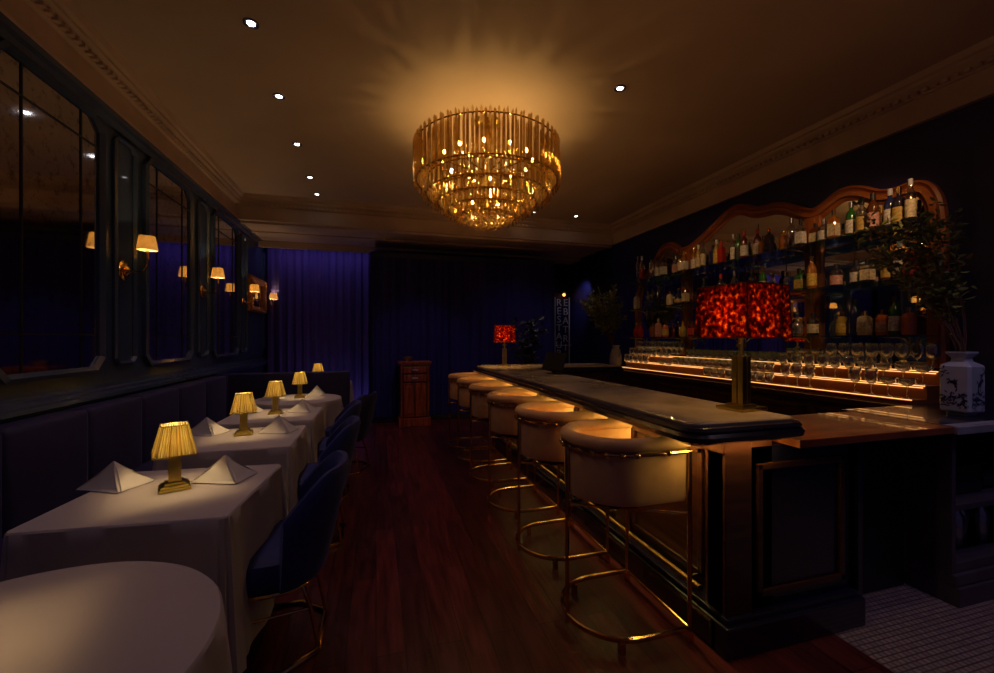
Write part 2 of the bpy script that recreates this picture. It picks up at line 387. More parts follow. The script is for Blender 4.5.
# ------------------------------------------------------------------ recessed ceiling lights
DL = [(-.768, 3.015, 'front left ceiling, topmost in the view'), (-.775, 3.857, 'left row, second from the front'), (-.786, 4.754, 'left row, third from the front'), (-.79, 5.68, 'left row, fourth from the front'),
      (-.79, 6.317, 'left row, farthest, close to the ceiling beam'), (1.887, 2.974, 'right of the chandelier'), (3.156, 6.269, 'far right corner near the beam'), (2.415, 6.256, 'beyond the chandelier close to its lower right edge')]
DL += [(-.76, 2.12, 'above the first square table'), (-.76, 1.20, 'above the nearest round table'), (1.887, 1.20, 'above the near end of the bar'), (3.10, .80, 'added out of view above the tiled floor')]  # last downlight is unseen, added to light the tiled floor and cabinet
first = None
for x, y, lab in DL:
    if first is None:
        t = thing('recessed_downlight', 'small round recessed downlight, ' + lab, 'ceiling light', (x, y, ZC), group='recessed ceiling downlights')
        MB().lathe([(.020, -.002), (.036, -.010), (.045, -.008), (.048, 0), (.020, 0)], seg=20).build('trim_ring', 'steel', t, True)
        MB().lathe([(.0, -.006), (.024, -.006), (.024, -.001), (0, -.001)], seg=16).build('lens', 'down', t)
        first = t
    else:
        t = dup(first, (x, y, ZC), 0, 'small round recessed downlight, ' + lab)
    sp = bpy.data.lights.new('downlight_beam', 'SPOT'); sp.energy = E_DOWN; sp.color = (.95, .70, .84); sp.spot_size = 1.7; sp.spot_blend = .9; sp.shadow_soft_size = .03
    so = bpy.data.objects.new('downlight_beam', sp); C.objects.link(so); so.location = (x, y, ZC - .02)
# unseen fill spots and strips added to light curtain, vestibule, sign and cabinet
def spot(name, loc, target, e, col, size, blend=.8, r=.04):
    sp = bpy.data.lights.new(name, 'SPOT'); sp.energy = e; sp.color = col; sp.spot_size = size; sp.spot_blend = blend; sp.shadow_soft_size = r
    so = bpy.data.objects.new(name, sp); C.objects.link(so); so.location = loc
    so.rotation_euler = (Vector(target) - Vector(loc)).to_track_quat('-Z', 'Y').to_euler(); return so
def fill_strip(name, loc, sx, e, col, tilt):
    l = bpy.data.lights.new(name, 'AREA'); l.shape = 'RECTANGLE'; l.size = sx; l.size_y = .06; l.energy = e; l.color = col
    o = bpy.data.objects.new(name, l); C.objects.link(o); o.location = loc; o.rotation_euler = (tilt, 0, 0)
fill_strip('curtain_top_fill', (-.95, 7.93, 3.04), 1.7, 1.5, (.50, .38, 1.0), .25)  # invented violet strip, brightens the curtain from above
fill_strip('curtain_floor_fill', (-.75, 7.90, .03), 1.2, 1.6, (.55, .45, 1.0), PI - .2)  # invented violet uplight, brightens the lower curtain
spot('vestibule_fill', (.9, 5.2, 3.3), (.7, 7.1, .9), 16, (.75, .50, .95), .9)  # both vestibule spots have no fixture, added to lift the dark drapes
spot('vestibule_fill', (2.6, 5.2, 3.3), (2.4, 7.3, 1.2), 5, (.5, .4, 1.0), 1.0)
spot('corner_washer', (3.72, 7.5, 2.62), (4.1, 7.75, 2.30), 6, (.62, .68, 1.0), 1.3)
spot('sign_fill', (3.6, 7.6, 2.95), (3.8, 8.2, 1.6), 3, (.8, .75, 1.0), 1.0)  # fill spot added so the sign letters read
spot('back_bar_accent', (2.75, 1.15, 3.38), (4.0, 2.9, 2.0), 90, (1, .56, .24), .66)
spot('back_bar_accent', (1.887, 2.974, 3.38), (4.0, 4.4, 2.0), 48, (1, .55, .22), .70)
spot('side_fill', (2.9, .5, 3.38), (3.25, 1.25, .2), 22, (.62, .52, 1.0), 1.0)  # extra unseen spot added to brighten the tiles and open cabinet

# ------------------------------------------------------------------ chandelier
CH = (.99, 3.77)
ch = thing('chandelier', 'large round tiered chandelier of smoked crystal rods hanging at the ceiling', 'chandelier', (CH[0], CH[1], ZC))
MB().lathe([(0, -.03), (.10, -.03), (.12, -.02), (.12, 0), (0, 0)], seg=32).build('ceiling_plate', 'brass', ch, True)
MB().cyl(0, 0, -.80, -.03, .02, 12).build('stem', 'brass', ch, True)
TIERS = [(.665, -.225, -.60, 116), (.60, -.26, -.56, 90), (.58, -.54, -.72, 100), (.475, -.64, -.79, 84), (.38, -.71, -.85, 66), (.285, -.77, -.91, 50)]
def rodmesh(L, r):
    b = MB(); tri = [(r * math.cos(q * 2 * PI / 3), r * math.sin(q * 2 * PI / 3)) for q in range(3)]
    b.loops([[(x * .1, y * .1, 0) for x, y in tri], [(x, y, -.02) for x, y in tri], [(x, y, -L + .02) for x, y in tri], [(x * .1, y * .1, -L) for x, y in tri]])
    bmesh.ops.recalc_face_normals(b.bm, faces=b.bm.faces[:])
    me = bpy.data.meshes.new('crystal_rod'); b.bm.to_mesh(me); b.bm.free(); me.materials.append(M['rod']); return me
cands = []; 
for ti, (R, z0, z1, cnt) in enumerate(TIERS):
    me = rodmesh(z0 - z1 + .03, .0125)
    for k in range(cnt):
        a = k * 2 * PI / cnt; zz = z0 + (.025 if k % 2 else 0)
        rr = R - (.018 if k % 2 else 0)
        p = Vector((rr * math.cos(a), rr * math.sin(a), zz))
        d = (Vector((CH[0] + p.x, CH[1] + p.y, ZC + (z0 + z1) / 2)) - Vector((0, 0, 1.42))).length
        cands.append((d - (.2 if ti == 0 else 0), p, a, me))
    for zz in (((z0 - .03), (z1 + .02)) if cnt != 90 else ()):
        MB().tube([((R - .022) * math.cos(q * 2 * PI / 64), (R - .022) * math.sin(q * 2 * PI / 64), zz) for q in range(64)], .006, 6, close=True).build('frame_ring', 'gold', ch, True)
cands.sort(key=lambda c: c[0])
for d, p, a, me in cands[:100]:
    o = bpy.data.objects.new('crystal_rod', me); C.objects.link(o); o.parent = ch; o.location = p; o.rotation_euler = (0, 0, a)
b = MB()
for d, p, a, me in cands[100:]:
    tmp = bmesh.new(); tmp.from_mesh(me); tmp.transform(Matrix.Translation(p) @ Matrix.Rotation(a, 4, 'Z'))
    m2 = bpy.data.meshes.new('t'); tmp.to_mesh(m2); b.bm.from_mesh(m2); bpy.data.meshes.remove(m2); tmp.free()
o = b.build('crystal_rods', 'rod', ch); o['kind'] = 'stuff'
b = MB()
for ringn, (R, z) in enumerate([(.26, -.90), (.215, -.925), (.17, -.95), (.125, -.97), (.08, -.985), (.03, -.995)]):
    c = max(5, int(R * 130))
    for k in range(c):
        a = (k + .5 * (ringn % 2)) * 2 * PI / c; x, y = R * math.cos(a), R * math.sin(a)
        b.lathe([(0, .03), (.012, .012), (.013, 0), (0, -.022)], x, y, z, 5)
o = b.build('crystal_drops', 'rod', ch); o['kind'] = 'stuff'
for q in range(12):
    a = q * PI / 6 + .2
    bo = MB().sphere((0, 0, 0), .012, 10, (1, 1, 1.5)).build('bulb', 'crystalbulb', ch, True, (.42 * math.cos(a), .42 * math.sin(a), -.37))
for q in range(3):
    a = q * 2 * PI / 3 + .5
    MB().sphere((0, 0, 0), .010, 8, (1, 1, 1.3)).build('bulb', 'crystalbulb', ch, True, (.14 * math.cos(a), .14 * math.sin(a), -.74))
for q in range(12):
    a = q * PI / 6 + .2; 
    MB().tube([(0, 0, -.48), (.25 * math.cos(a), .25 * math.sin(a), -.47), (.42 * math.cos(a), .42 * math.sin(a), -.44), (.42 * math.cos(a), .42 * math.sin(a), -.39)], .007, 6).build('arm', 'gold', ch, True)

# ------------------------------------------------------------------ sconces
def make_sconce(loc, label):
    t = thing('wall_sconce', label, 'wall lamp', loc, group='brass wall sconces on the left wall')
    MB().loops([[(x, r * math.cos(q * PI / 12), r * 1.15 * math.sin(q * PI / 12)) for q in range(24)] for x, r in [(0, .068), (.012, .068), (.018, .056), (.026, .052), (.032, .032), (.045, .022), (.055, .008)]]).build('backplate', 'gold', t, True)
    b = MB().tube([(.05, 0, 0), (.09, 0, -.012), (.13, 0, -.004), (.152, 0, .025), (.165, 0, .07), (.165, 0, .15)], .006, 8)
    b.lathe([(.006, .09), (.016, .10), (.012, .115), (.012, .18)], .165, 0, 0, 12); b.build('arm', 'gold', t, True)
    MB().lathe([(.069, .165), (.052, .275), (.050, .275), (.067, .165)], .165, 0, 0, 28).build('shade', 'linen', t, True)
    MB().sphere((.165, 0, .21), .014, 8, (1, 1, 1.4)).build('bulb', 'bulb', t, True)
    return t
SC = [(3.95, 'brass wall sconce with cream shade, nearest of the row, left of the second mirror'), (5.49, 'brass wall sconce with cream shade, second along the panelled wall'),
      (7.0, 'brass wall sconce with cream shade, third along the wall, before the gilt frame'), (8.2, 'brass wall sconce with cream shade, farthest, just beyond the gilt frame')]
s0 = None
for y, lab in SC:
    s = make_sconce((XL, y, 1.955), lab) if s0 is None else dup(s0, (XL, y, 1.955), 0, lab)
    if s0 is None: s0 = s
    lamp_light('sconce_glow', s, (.165, 0, .22), E_SCONCE, (1, .70, .34), .018)
t = thing('gilt_framed_mirror', 'small mirror in an ornate gilt frame near the back left corner', 'mirror', (XL, 7.72, 2.14))
mb = MB(); ring(mb, [(-.44, -.28), (.44, -.28), (.44, .28), (-.44, .28)], [(-.35, -.19), (.35, -.19), (.35, .19), (-.35, .19)], 0, .05)
for k in range(22):
    mb.sphere((.06, -.42 + k * .04, .25), .016, 6); mb.sphere((.06, -.42 + k * .04, -.25), .016, 6)
for k in range(13):
    mb.sphere((.06, -.41, -.24 + k * .04), .016, 6); mb.sphere((.06, .41, -.24 + k * .04), .016, 6)
mb.build('frame', 'giltwood', t, True)
MB().box(.004, .012, -.36, .36, -.20, .20).build('mirror_glass', 'amirror', t)

# ------------------------------------------------------------------ banquette
t = thing('banquette', 'long navy velvet banquette along the left wall with an end return', 'banquette seat', (-1.6, 3.0, 0))
MB().box(-.28, .28, -2.9, 2.74, 0, .28, .01).build('base', 'barpaint', t)
MB().box(-.28, .29, -2.9, 2.74, .28, .47, .04, seg=3).build('seat_cushion', 'banquette', t, True)
b = MB(); yy = -2.9
while yy < 2.7:
    y1 = min(yy + .62, 2.74)
    b.box(-.27, -.10, yy + .003, y1 - .003, .45, .985, .035, seg=3); yy += .62
b.build('backrest', 'banquette', t, True)
MB().box(-.28, 1.27, 2.74, 2.86, 0, 1.0, .02, seg=3).build('end_panel', 'banquette', t, True)

# ------------------------------------------------------------------ tables, cloths, lamps, napkins
def drape(name, shape, hx, hy, top, hem, loc, label, seed, flare=.05, corner=.10):
    rnd = random.Random(seed); ph = [rnd.uniform(0, 6.28) for _ in range(4)]
    mb = MB(); per = []
    N = 120
    if shape == 'rect':
        R = .03
        # perimeter parameterised with rounded corners
        segs = []
        L = [2 * (hy - R), 2 * (hx - R)] * 2
        cc = [(hx - R, hy - R, 0), (-hx + R, hy - R, 90), (-hx + R, -hy + R, 180), (hx - R, -hy + R, 270)]
        starts = [(hx, -hy + R, hx, hy - R), (hx - R, hy, -hx + R, hy), (-hx, hy - R, -hx, -hy + R), (-hx + R, -hy, hx - R, -hy)]
        nrm = [(1, 0), (0, 1), (-1, 0), (0, -1)]
        for q in range(4):
            x0, y0, x1, y1 = starts[q]
            for i in range(22):
                f = i / 22; per.append((x0 + (x1 - x0) * f, y0 + (y1 - y0) * f, nrm[q][0], nrm[q][1], abs(f - .5) * 2))
            cx, cy, a0 = cc[q]
            for i in range(8):
                a = math.radians(a0 + 90 * i / 8); per.append((cx + R * math.cos(a), cy + R * math.sin(a), math.cos(a), math.sin(a), 1.0 + .0))
    else:
        for i in range(N):
            a = i * 2 * PI / N; per.append((hx * math.cos(a), hy * math.sin(a), math.cos(a), math.sin(a), 0))
    n = len(per); ls = []
    def out(i, t):
        x, y, nx, ny, c = per[i]
        s = i / n * 2 * PI
        if shape == 'rect':
            f = flare * t + corner * t * (c ** 6) + .012 * t * math.sin(10 * s + ph[0]) * (1 - c * .5) + .022 * t * (c ** 3) * math.sin(34 * s + ph[1])
        else:
            f = flare * t + .030 * t * math.sin(9 * s + ph[0] + .6 * math.sin(2 * s + ph[1])) + .012 * t * math.sin(21 * s + ph[2])
        return x + nx * f, y + ny * f
    for k in range(0, 11):
        t_ = k / 10; z = top + (hem - top) * t_
        if k == 0:
            ls.append([(p[0] - p[2] * .006, p[1] - p[3] * .006, top) for p in per])
            ls.append([(p[0], p[1], top - .007) for p in per]); continue
        ls.append([(*out(i, t_ ** .9), z) for i in range(n)])
    # outer then back up inside for thickness
    inner = []
    for l in reversed(ls[1:]):
        inner.append([(x - per[i][2] * .004, y - per[i][3] * .004, z + (0 if z < top - .02 else 0)) for i, (x, y, z) in enumerate(l)])
    topin = [(p[0] * .995, p[1] * .995, top - .008) for p in per]
    mb.loops([[(p[0] * .6, p[1] * .6, top) for p in per]] + ls + inner + [topin])
    o = mb.build(name, 'cloth', smooth=True, loc=loc)
    return tag(o, label, 'tablecloth', 'white tablecloths along the banquette')

def table_under(name, shape, hx, hy, loc, label):
    t = thing(name, label, 'table', loc, group='dining tables along the banquette')
    if shape == 'rect': MB().box(-hx + .012, hx - .012, -hy + .012, hy - .012, .715, .748, .004).build('tabletop', 'barwood', t)
    else: MB().lathe([(0, .715), (hx - .012, .715), (hx - .012, .748), (0, .748)], seg=48).build('tabletop', 'barwood', t)
    MB().cyl(0, 0, .03, .715, .035, 16).build('pedestal', 'black', t, True)
    MB().lathe([(.22, 0), (.22, .012), (.05, .035), (0, .04)], seg=32).build('base', 'black', t, True)
    return t

def sqloops(prof):   # square lathe, flat sided
    return [[(r, r, z), (-r, r, z), (-r, -r, z), (r, -r, z)] for r, z in prof]
def make_table_lamp(loc, label, rz):
    t = thing('table_lamp', label, 'table lamp', loc, rz, 'small brass table lamps with pleated shades')
    MB().loops(sqloops([(.056, 0), (.056, .012), (.050, .014), (.050, .022), (.036, .026), (.036, .034), (.026, .036)])).build('base', 'brass', t)
    b = MB().loops(sqloops([(.023, .034), (.023, .150)])).loops(sqloops([(.019, .036), (.019, .158), (.008, .160), (.008, .175)]))
    b.build('stem', 'brass', t)
    b = MB(); N = 21; rows = []
    for z, h in ((.158, .077), (.200, .067), (.243, .057), (.285, .048)):
        row = []
        for s_ in range(4):
            for i in range(N):
                f = -1 + 2 * i / N; d = h + (.0022 if i % 2 else -.0022); u = f * h
                if i == 0: d = h
                row.append([(d, u), (-u, d), (-d, -u), (u, -d)][s_] + (z,))
        rows.append(row)
    inner = [[(x * .97, y * .97, z) for x, y, z in r] for r in reversed(rows)]
    b.loops(rows + inner, close=True); b.build('lamp_shade', 'pleat', t)
    for z, h in ((.158, .0785), (.285, .0495)):
        MB().tube([(h, h, z), (-h, h, z), (-h, -h, z), (h, -h, z)], .0026, 6, close=True).build('shade_trim', 'brass', t)
    MB().sphere((0, 0, .215), .012, 8, (1, 1, 1.5)).build('bulb', 'bulb', t, True)
    return t
def make_napkin(loc, label, rz, s=1.0):
    b = MB(); H = .115 * s
    # folded tent: two triangular flaps meeting along a ridge that runs down from the peak to the back
    peak = Vector((0, .01, H)); L = Vector((-.135 * s, .03, 0)); Rr = Vector((.135 * s, .045, 0)); F = Vector((.055 * s, -.085 * s, 0)); B = Vector((-.01, .12 * s, 0)); F2 = Vector((.045 * s, -.09 * s, .001))
    def tri(a, p, c, sag, thick=.0035):
        n = 6; g = {}
        nn = (p - a).cross(c - a).normalized()
        for i in range(n + 1):
            for j in range(n + 1 - i):
                u = i / n; v = j / n; w_ = 1 - u - v
                q = a * w_ + p * u + c * v + nn * sag * (u * w_ + v * w_ + u * v) * 2
                g[i, j] = (b.bm.verts.new(q + nn * thick * .5), b.bm.verts.new(q - nn * thick * .5))
        for i in range(n):
            for j in range(n - i):
                for s_ in (0, 1):
                    try:
                        b.bm.faces.new([g[i, j][s_], g[i + 1, j][s_], g[i, j + 1][s_]])
                        if i + j < n - 1: b.bm.faces.new([g[i + 1, j][s_], g[i + 1, j + 1][s_], g[i, j + 1][s_]])
                    except ValueError: pass
    tri(L, peak, F, .010); tri(F2, peak, Rr, .012); tri(L, peak, B, -.006); tri(B, peak, Rr, -.006)
    tri(L + Vector((.02, -.005, 0)), Vector((.02, 0, .03)), F + Vector((-.01, -.01, 0)), .004)
    o = b.build('napkin', 'napkin', None, True, loc); o.rotation_euler = (0, 0, rz)
    # rest exactly on the cloth
    mn = min(v.co.z for v in o.data.vertices)
    for v in o.data.vertices: v.co.z -= mn
    return tag(o, label, 'napkin', 'folded white napkins on the dining tables')

TZ = .756
TABS = [  # shape, x, y, hx, hy, hem, rz, table label, cloth label
    ('round', -.80, 1.075, .45, .45, .05, 0, 'round table nearest the camera at the lower left', 'white cloth on the round table nearest the camera'),
    ('rect', -.855, 2.155, .35, .345, .12, -.08, 'square table behind the nearest round table, first with two napkins', 'white cloth on the first square table, the largest visible skirt'),
    ('rect', -.87, 3.19, .36, .34, .20, .01, 'second square table along the banquette', 'white cloth on the second square table, middle of the three'),
    ('rect', -.86, 4.08, .36, .35, .32, 0, 'third square table along the banquette, before the far round one', 'white cloth on the third square table from the camera'),
    ('round', -.83, 5.10, .45, .45, .45, 0, 'far round table at the end of the banquette', 'white cloth on the round table in front of the banquette end panel'),
    ('round', -.84, 7.05, .47, .47, .30, 0, 'round table hidden behind the banquette end panel', 'white cloth edge showing beyond the banquette end panel'),
]
LLAB = ['brass table lamp with pleated shade cut by the left edge, on the nearest round table', 'brass table lamp with pleated shade on the first square table, largest in view', 'brass table lamp with pleated shade on the second square table',
        'brass table lamp with pleated shade on the third square table', 'brass table lamp with pleated shade on the round table before the end panel', 'tiny lit table lamp showing above the banquette end panel']
l0 = None
LP = [(-.875, 1.13, .3), (-.86, 2.19, .42), (-.885, 3.30, .2), (-.86, 4.14, .1), (-.83, 5.2, .1), (-.86, 7.0, 0)]
for i, (shp, x, y, hx, hy, hem, rz, tl, cl) in enumerate(TABS):
    u = table_under('dining_table', shp, hx, hy, (x, y, 0), tl); u.rotation_euler = (0, 0, rz)
    cth = drape('tablecloth', shp, hx, hy, TZ, hem, (x, y, 0), cl, 20 + i, flare=(.015 if shp == 'rect' else .04), corner=(.012 if shp == 'rect' else 0)); cth.rotation_euler = (0, 0, rz)
    lx, ly, lr = LP[i]
    lt = make_table_lamp((lx, ly, TZ), LLAB[i], lr) if l0 is None else dup(l0, (lx, ly, TZ), lr, LLAB[i])
    if l0 is None: l0 = lt
    lamp_light('table_lamp_glow', lt, (0, 0, .222), E_TABLE, (1, .74, .34), .02)
NAP = [(-1.12, 2.26, .15, 'folded white napkin on the first square table, left of its lamp'), (-.68, 2.24, .25, 'folded white napkin on the first square table, right of its lamp'),
       (-1.13, 3.36, .2, 'folded white napkin on the second square table, left of its lamp'), (-.66, 3.30, .3, 'folded white napkin on the second square table, right of its lamp'),
       (-1.11, 4.24, .2, 'folded white napkin on the third square table, left of its lamp'), (-.64, 4.17, .3, 'folded white napkin on the third square table, right of its lamp'),
       (-1.07, 5.05, .4, 'folded white napkin on the far round table, left of its lamp'), (-.66, 5.33, .9, 'folded white napkin behind the lamp of the far round table')]
for x, y, r, lab in NAP: make_napkin((x, y, TZ + .001), lab, r)

# ------------------------------------------------------------------ blue chairs
def make_chair(loc, rz, label):
    t = thing('dining_chair', label, 'chair', loc, rz, 'royal blue velvet dining chairs')
    def outline(r, z, n=36):
        return [((abs(math.cos(a)) ** .7) * math.copysign(1, math.cos(a)) * r * 1.0, (abs(math.sin(a)) ** .7) * math.copysign(1, math.sin(a)) * r, z) for a in [q * 2 * PI / n for q in range(n)]]
    MB().loops([outline(.19, .335), outline(.235, .345), outline(.25, .38), outline(.255, .43), outline(.245, .465), outline(.20, .482), outline(.10, .486)]).build('seat', 'bluevelvet', t, True)
    # curved back sweeping round from the arms
    ls = []
    for k in range(29):
        a = math.radians(-70 + 140 * k / 28); u = abs(a) / math.radians(70)
        top = .835 - .02 * u - .22 * max(0, u - .45) ** 1.4 * 1.8; 
        def at(rad, z):
            lean = .10 * max(0, (z - .40) / .46) * math.cos(a * .8)
            ca, sa = math.cos(a), math.sin(a)
            x = (abs(ca) ** .8) * math.copysign(1, ca) * (rad + lean); y = (abs(sa) ** .8) * math.copysign(1, sa) * (rad + lean * .5)
            return (x, y, z)
        o_, i_ = .285, .235
        l = [at(i_, .44), at(.26, .345), at(o_ - .01, .37)] + [at(o_, .37 + (top - .40) * f) for f in (.25, .5, .75, 1)] + [at((o_ + i_) / 2 + .008, top + .004), at((o_ + i_) / 2 - .012, top + .002), at(i_, top - .02)] + [at(i_, .40 + (top - .42) * f) for f in (.75, .5, .25)]
        ls.append(l)
    MB().loops(ls).build('backrest', 'bluevelvet', t, True)
    MB().tube([(x, y, .335) for x, y, z in outline(.235, 0, 40)], .010, 6, close=True).build('seat_ring', 'gold', t, True)
    base = [(-.20, -.25), (.12, -.25), (.25, -.14), (.25, .14), (.12, .25), (-.20, .25)]
    MB().tube([(x, y, .012) for x, y in base], .014, 8, close=False).build('base_frame', 'gold', t, True)
    for s in (-1, 1):
        MB().tube([(.17, s * .12, .33), (.215, s * .135, .20), (.25, s * .14, .012)], .010, 8).build('leg', 'gold', t, True)
        MB().tube([(-.15, s * .16, .33), (-.185, s * .22, .15), (-.20, s * .25, .012)], .010, 8).build('leg', 'gold', t, True)
    MB().tube([(-.175, -.20, .20), (.215, -.135, .20)], .006, 6).build('stretcher', 'gold', t, True)
    MB().tube([(-.175, .20, .20), (.215, .135, .20)], .006, 6).build('stretcher', 'gold', t, True)
    return t
CHS = [(-.50, 2.20, .0, 'royal blue velvet chair at the first square table, nearest the camera'), (-.48, 3.24, 0, 'royal blue velvet chair at the second square table'),
       (-.50, 4.12, 0, 'royal blue velvet chair at the third square table'), (-.36, 4.88, -.35, 'royal blue velvet chair turned outward at the far round table')]
c0 = None
for x, y, r, lab in CHS:
    c = make_chair((x, y, 0), r, lab) if c0 is None else dup(c0, (x, y, 0), r, lab)
    c0 = c0 or c

# ------------------------------------------------------------------ bar stools
def upath(r, xe, n=16):
    pts = [(xe, -r), (xe * .5, -r)]
    for k in range(n + 1):
        a = -PI / 2 - PI * k / n; pts.append((r * math.cos(a) * 1.0, r * math.sin(a)))
    return pts + [(xe * .5, r), (xe, r)]
def make_stool(loc, label):
    t = thing('bar_stool', label, 'bar stool', loc, 0, 'tan velvet bar stools along the bar')
    def shell(prof, xe):
        """profile (offset outwards, z) swept along the U"""
        P = upath(.225, xe, 20); ls = []
        for i, (x, y) in enumerate(P):
            if x >= 0 and abs(y) > .22: nx, ny = 0, math.copysign(1, y)
            else: nx, ny = Vector((x, y)).normalized()
            ls.append([(x + nx * d, y + ny * d, z) for d, z in prof])
        return MB().loops(ls)
    shell([(-.02, .66), (.012, .655), (.020, .68), (.022, .80), (.022, .91), (-.022, .91), (-.022, .70)], .24).build('backrest', 'tanvelvet', t, True)
    rim = [( .006 + .040 * math.cos(q * 2 * PI / 12), .932 + .033 * math.sin(q * 2 * PI / 12)) for q in range(12)]
    shell(rim, .245).build('rolled_rim', 'tanvelvet', t, True)
    P = [(x, y) for x, y in upath(.205, .22)]
    MB().loops([[(x * s, y * s, z) for x, y in P] for s, z in ((.9, .66), (1, .67), (1, .745), (.95, .765), (.6, .775))]).build('seat_cushion', 'tanvelvet', t, True)
    b = MB().tube([(x, y, .893) for x, y in upath(.256, .26, 24)], .008, 8)
    U = upath(.256, .26, 24)
    for i, (x, y) in enumerate(U[1:-1:2]): b.sphere((x * 1.01, y * 1.01, .893), .0155, 8)
    b.build('beaded_brass_band', 'gold', t, True)
    for x, y in ((.25, -.256), (.25, .256), (-.256, -.03), (-.256, .03)):
        if x > 0 or y < 0: MB().tube([(x, y if x > 0 else 0, .893), (x, y if x > 0 else 0, .02)], .0105, 8).build('leg', 'gold', t, True)
    b = MB().tube([(x, y, .062) for x, y in upath(.256, .25, 24)], .011, 8, flat=1.3); b.build('foot_ring', 'gold', t, True)
    MB().tube([(.25, -.256, .062), (.25, .256, .062)], .008, 8).build('stretcher', 'gold', t, True)
    for x, y in ((.25, -.256), (.25, .256), (-.10, -.236), (-.10, .236)):
        MB().box(x - .013, x + .013, y - .013, y + .013, 0, .055, .002).build('foot', 'gold', t)
    MB().cyl(0, 0, .60, .66, .12, 20).build('swivel_plate', 'black', t, True)
    for s in (-1, 1):
        MB().tube([(.25, s * .256, .60), (-.24, 0, .60)], .007, 6).build('seat_support', 'gold', t, True)
    return t
SY = [(1.165, 1.90, 'tan velvet bar stool nearest the camera'), (1.165, 2.63, 'second tan velvet bar stool from the camera'), (1.165, 3.38, 'third tan velvet bar stool from the camera'),
      (1.165, 4.10, 'fourth tan velvet bar stool, left of the middle of the bar'), (1.165, 4.76, 'fifth tan velvet bar stool, last but one towards the curtain'), (1.165, 5.37, 'tan velvet bar stool farthest from the camera')]
st0 = None
for x, y, lab in SY:
    s = make_stool((x, y, 0), lab) if st0 is None else dup(st0, (x, y, 0), 0, lab)
    st0 = st0 or s

# ------------------------------------------------------------------ bar
bar = thing('bar', 'long bar with veined marble top, dark moulded edge and brass foot rail', 'bar', (1.5, 1.45, 0))
ox, oy = -1.5, -1.45
def rrect(x0, x1, y0, y1, rs, n=6):
    """rounded rect; rs radii for corners (x1y0, x1y1, x0y1, x0y0)"""
    out = []
    for (cx, cy, a0), r in zip(((x1, y0, -90), (x1, y1, 0), (x0, y1, 90), (x0, y0, 180)), rs):
        sx = -1 if cx == x1 else 1; sy = -1 if cy == y1 else 1
        for k in range(n + 1):
            a = math.radians(a0 + 90 * k / n); out.append((cx + sx * r + r * math.cos(a), cy + sy * r + r * math.sin(a)))
    return out
def lshape(off):
    """outline of bar top (front run plus far return)"""
    x0, x1, y0, y1, x2, y2 = 1.26 - off, 1.82 + off, 1.44 - off, 5.5 + off, 3.1 + off, 4.92 - off
    o = []
    def arc(cx, cy, r, a0, a1, n=6):
        for k in range(n + 1):
            a = math.radians(a0 + (a1 - a0) * k / n); o.append((cx + r * math.cos(a) + ox, cy + r * math.sin(a) + oy))
    r = .05 + off
    arc(x0 + r, y0 + r, r, 180, 270); arc(x1 - r, y0 + r, r, -90, 0)
    o.append((x1 + ox, y2 + oy)); o.append((x2 + ox, y2 + oy)); o.append((x2 + ox, y1 + oy))
    R = .22 + off
    arc(x0 + R, y1 - R, R, 90, 180, 10)
    return o
def stack(prof):
    b = MB(); b.loops([[(x, y, z) for x, y in lshape(off)] for off, z in prof]); return b
stack([(-.006, 1.045), (0, 1.048), (0, 1.064), (-.006, 1.07)]).build('marble_top', 'marble', bar)
stack([(-.03, .975), (.0, .975), (.02, .985), (.045, .995), (.05, 1.015), (.035, 1.03), (.04, 1.04), (.03, 1.052), (0, 1.056), (-.02, 1.046)]).build('edge_moulding', 'barpaint', bar, True)
Bx, By = 1.56, 1.55
b = MB().box(Bx + ox, 1.80 + ox, By + oy, 5.30 + oy, .0, .975).box(1.80 + ox, 3.0 + ox, 5.0 + oy, 5.30 + oy, 0, .975); b.build('carcass', 'barwood', bar)
b = MB().box(Bx + ox - .08, 2.33 + ox, By + oy - .06, By + oy + .04, 0, .14, .01).box(Bx + ox - .08, Bx + ox + .02, By + oy, 5.36 + oy, 0, .14, .01)
b.box(Bx + ox - .06, 2.31 + ox, By + oy - .04, By + oy + .02, .14, .165, .006).box(Bx + ox - .06, Bx + ox, By + oy, 5.34 + oy, .14, .165, .006)
b.build('plinth', 'barpaint', bar)
def raised(b, axis, fix, u0, u1, z0, z1, out=1, w=.03):
    """raised frame moulding round a panel, on plane axis=fix"""
    for (a0, a1, c0, c1) in ((u0, u1, z0, z0 + w), (u0, u1, z1 - w, z1), (u0, u0 + w, z0, z1), (u1 - w, u1, z0, z1)):
        if axis == 'x': b.box(min(fix, fix + out * .018), max(fix, fix + out * .018), a0, a1, c0, c1, .005)
        else: b.box(a0, a1, min(fix, fix + out * .018), max(fix, fix + out * .018), c0, c1, .005)
for k in range(5):
    y0 = By + .16 + k * .725
    b = MB(); raised(b, 'x', Bx + ox, y0 + oy, y0 + .60 + oy, .24, .88, -1); b.build('front_panel', 'barwood', bar)
for y0 in [By - .01] + [By + .775 + k * .725 for k in range(4)]:
    MB().box(Bx - .05 + ox, Bx + ox, y0 + oy, y0 + .10 + oy, .165, .97, .006).box(Bx - .065 + ox, Bx + ox, y0 - .008 + oy, y0 + .108 + oy, .90, .96, .008).build('pilaster', 'barwood', bar)
MB().box(Bx - .05 + ox, Bx + .10 + ox, By - .02 + oy, By + .10 + oy, .165, .975, .005).build('corner_post', 'barwood', bar)
MB().box(Bx + .1 + ox, 2.30 + ox, By + oy, By + .03 + oy, .165, .915).build('end_panel', 'barpaint', bar)
b = MB(); raised(b, 'y', By + oy, 1.70 + ox, 2.25 + ox, .22, .84, -1); b.build('end_panel_moulding', 'barwood', bar)
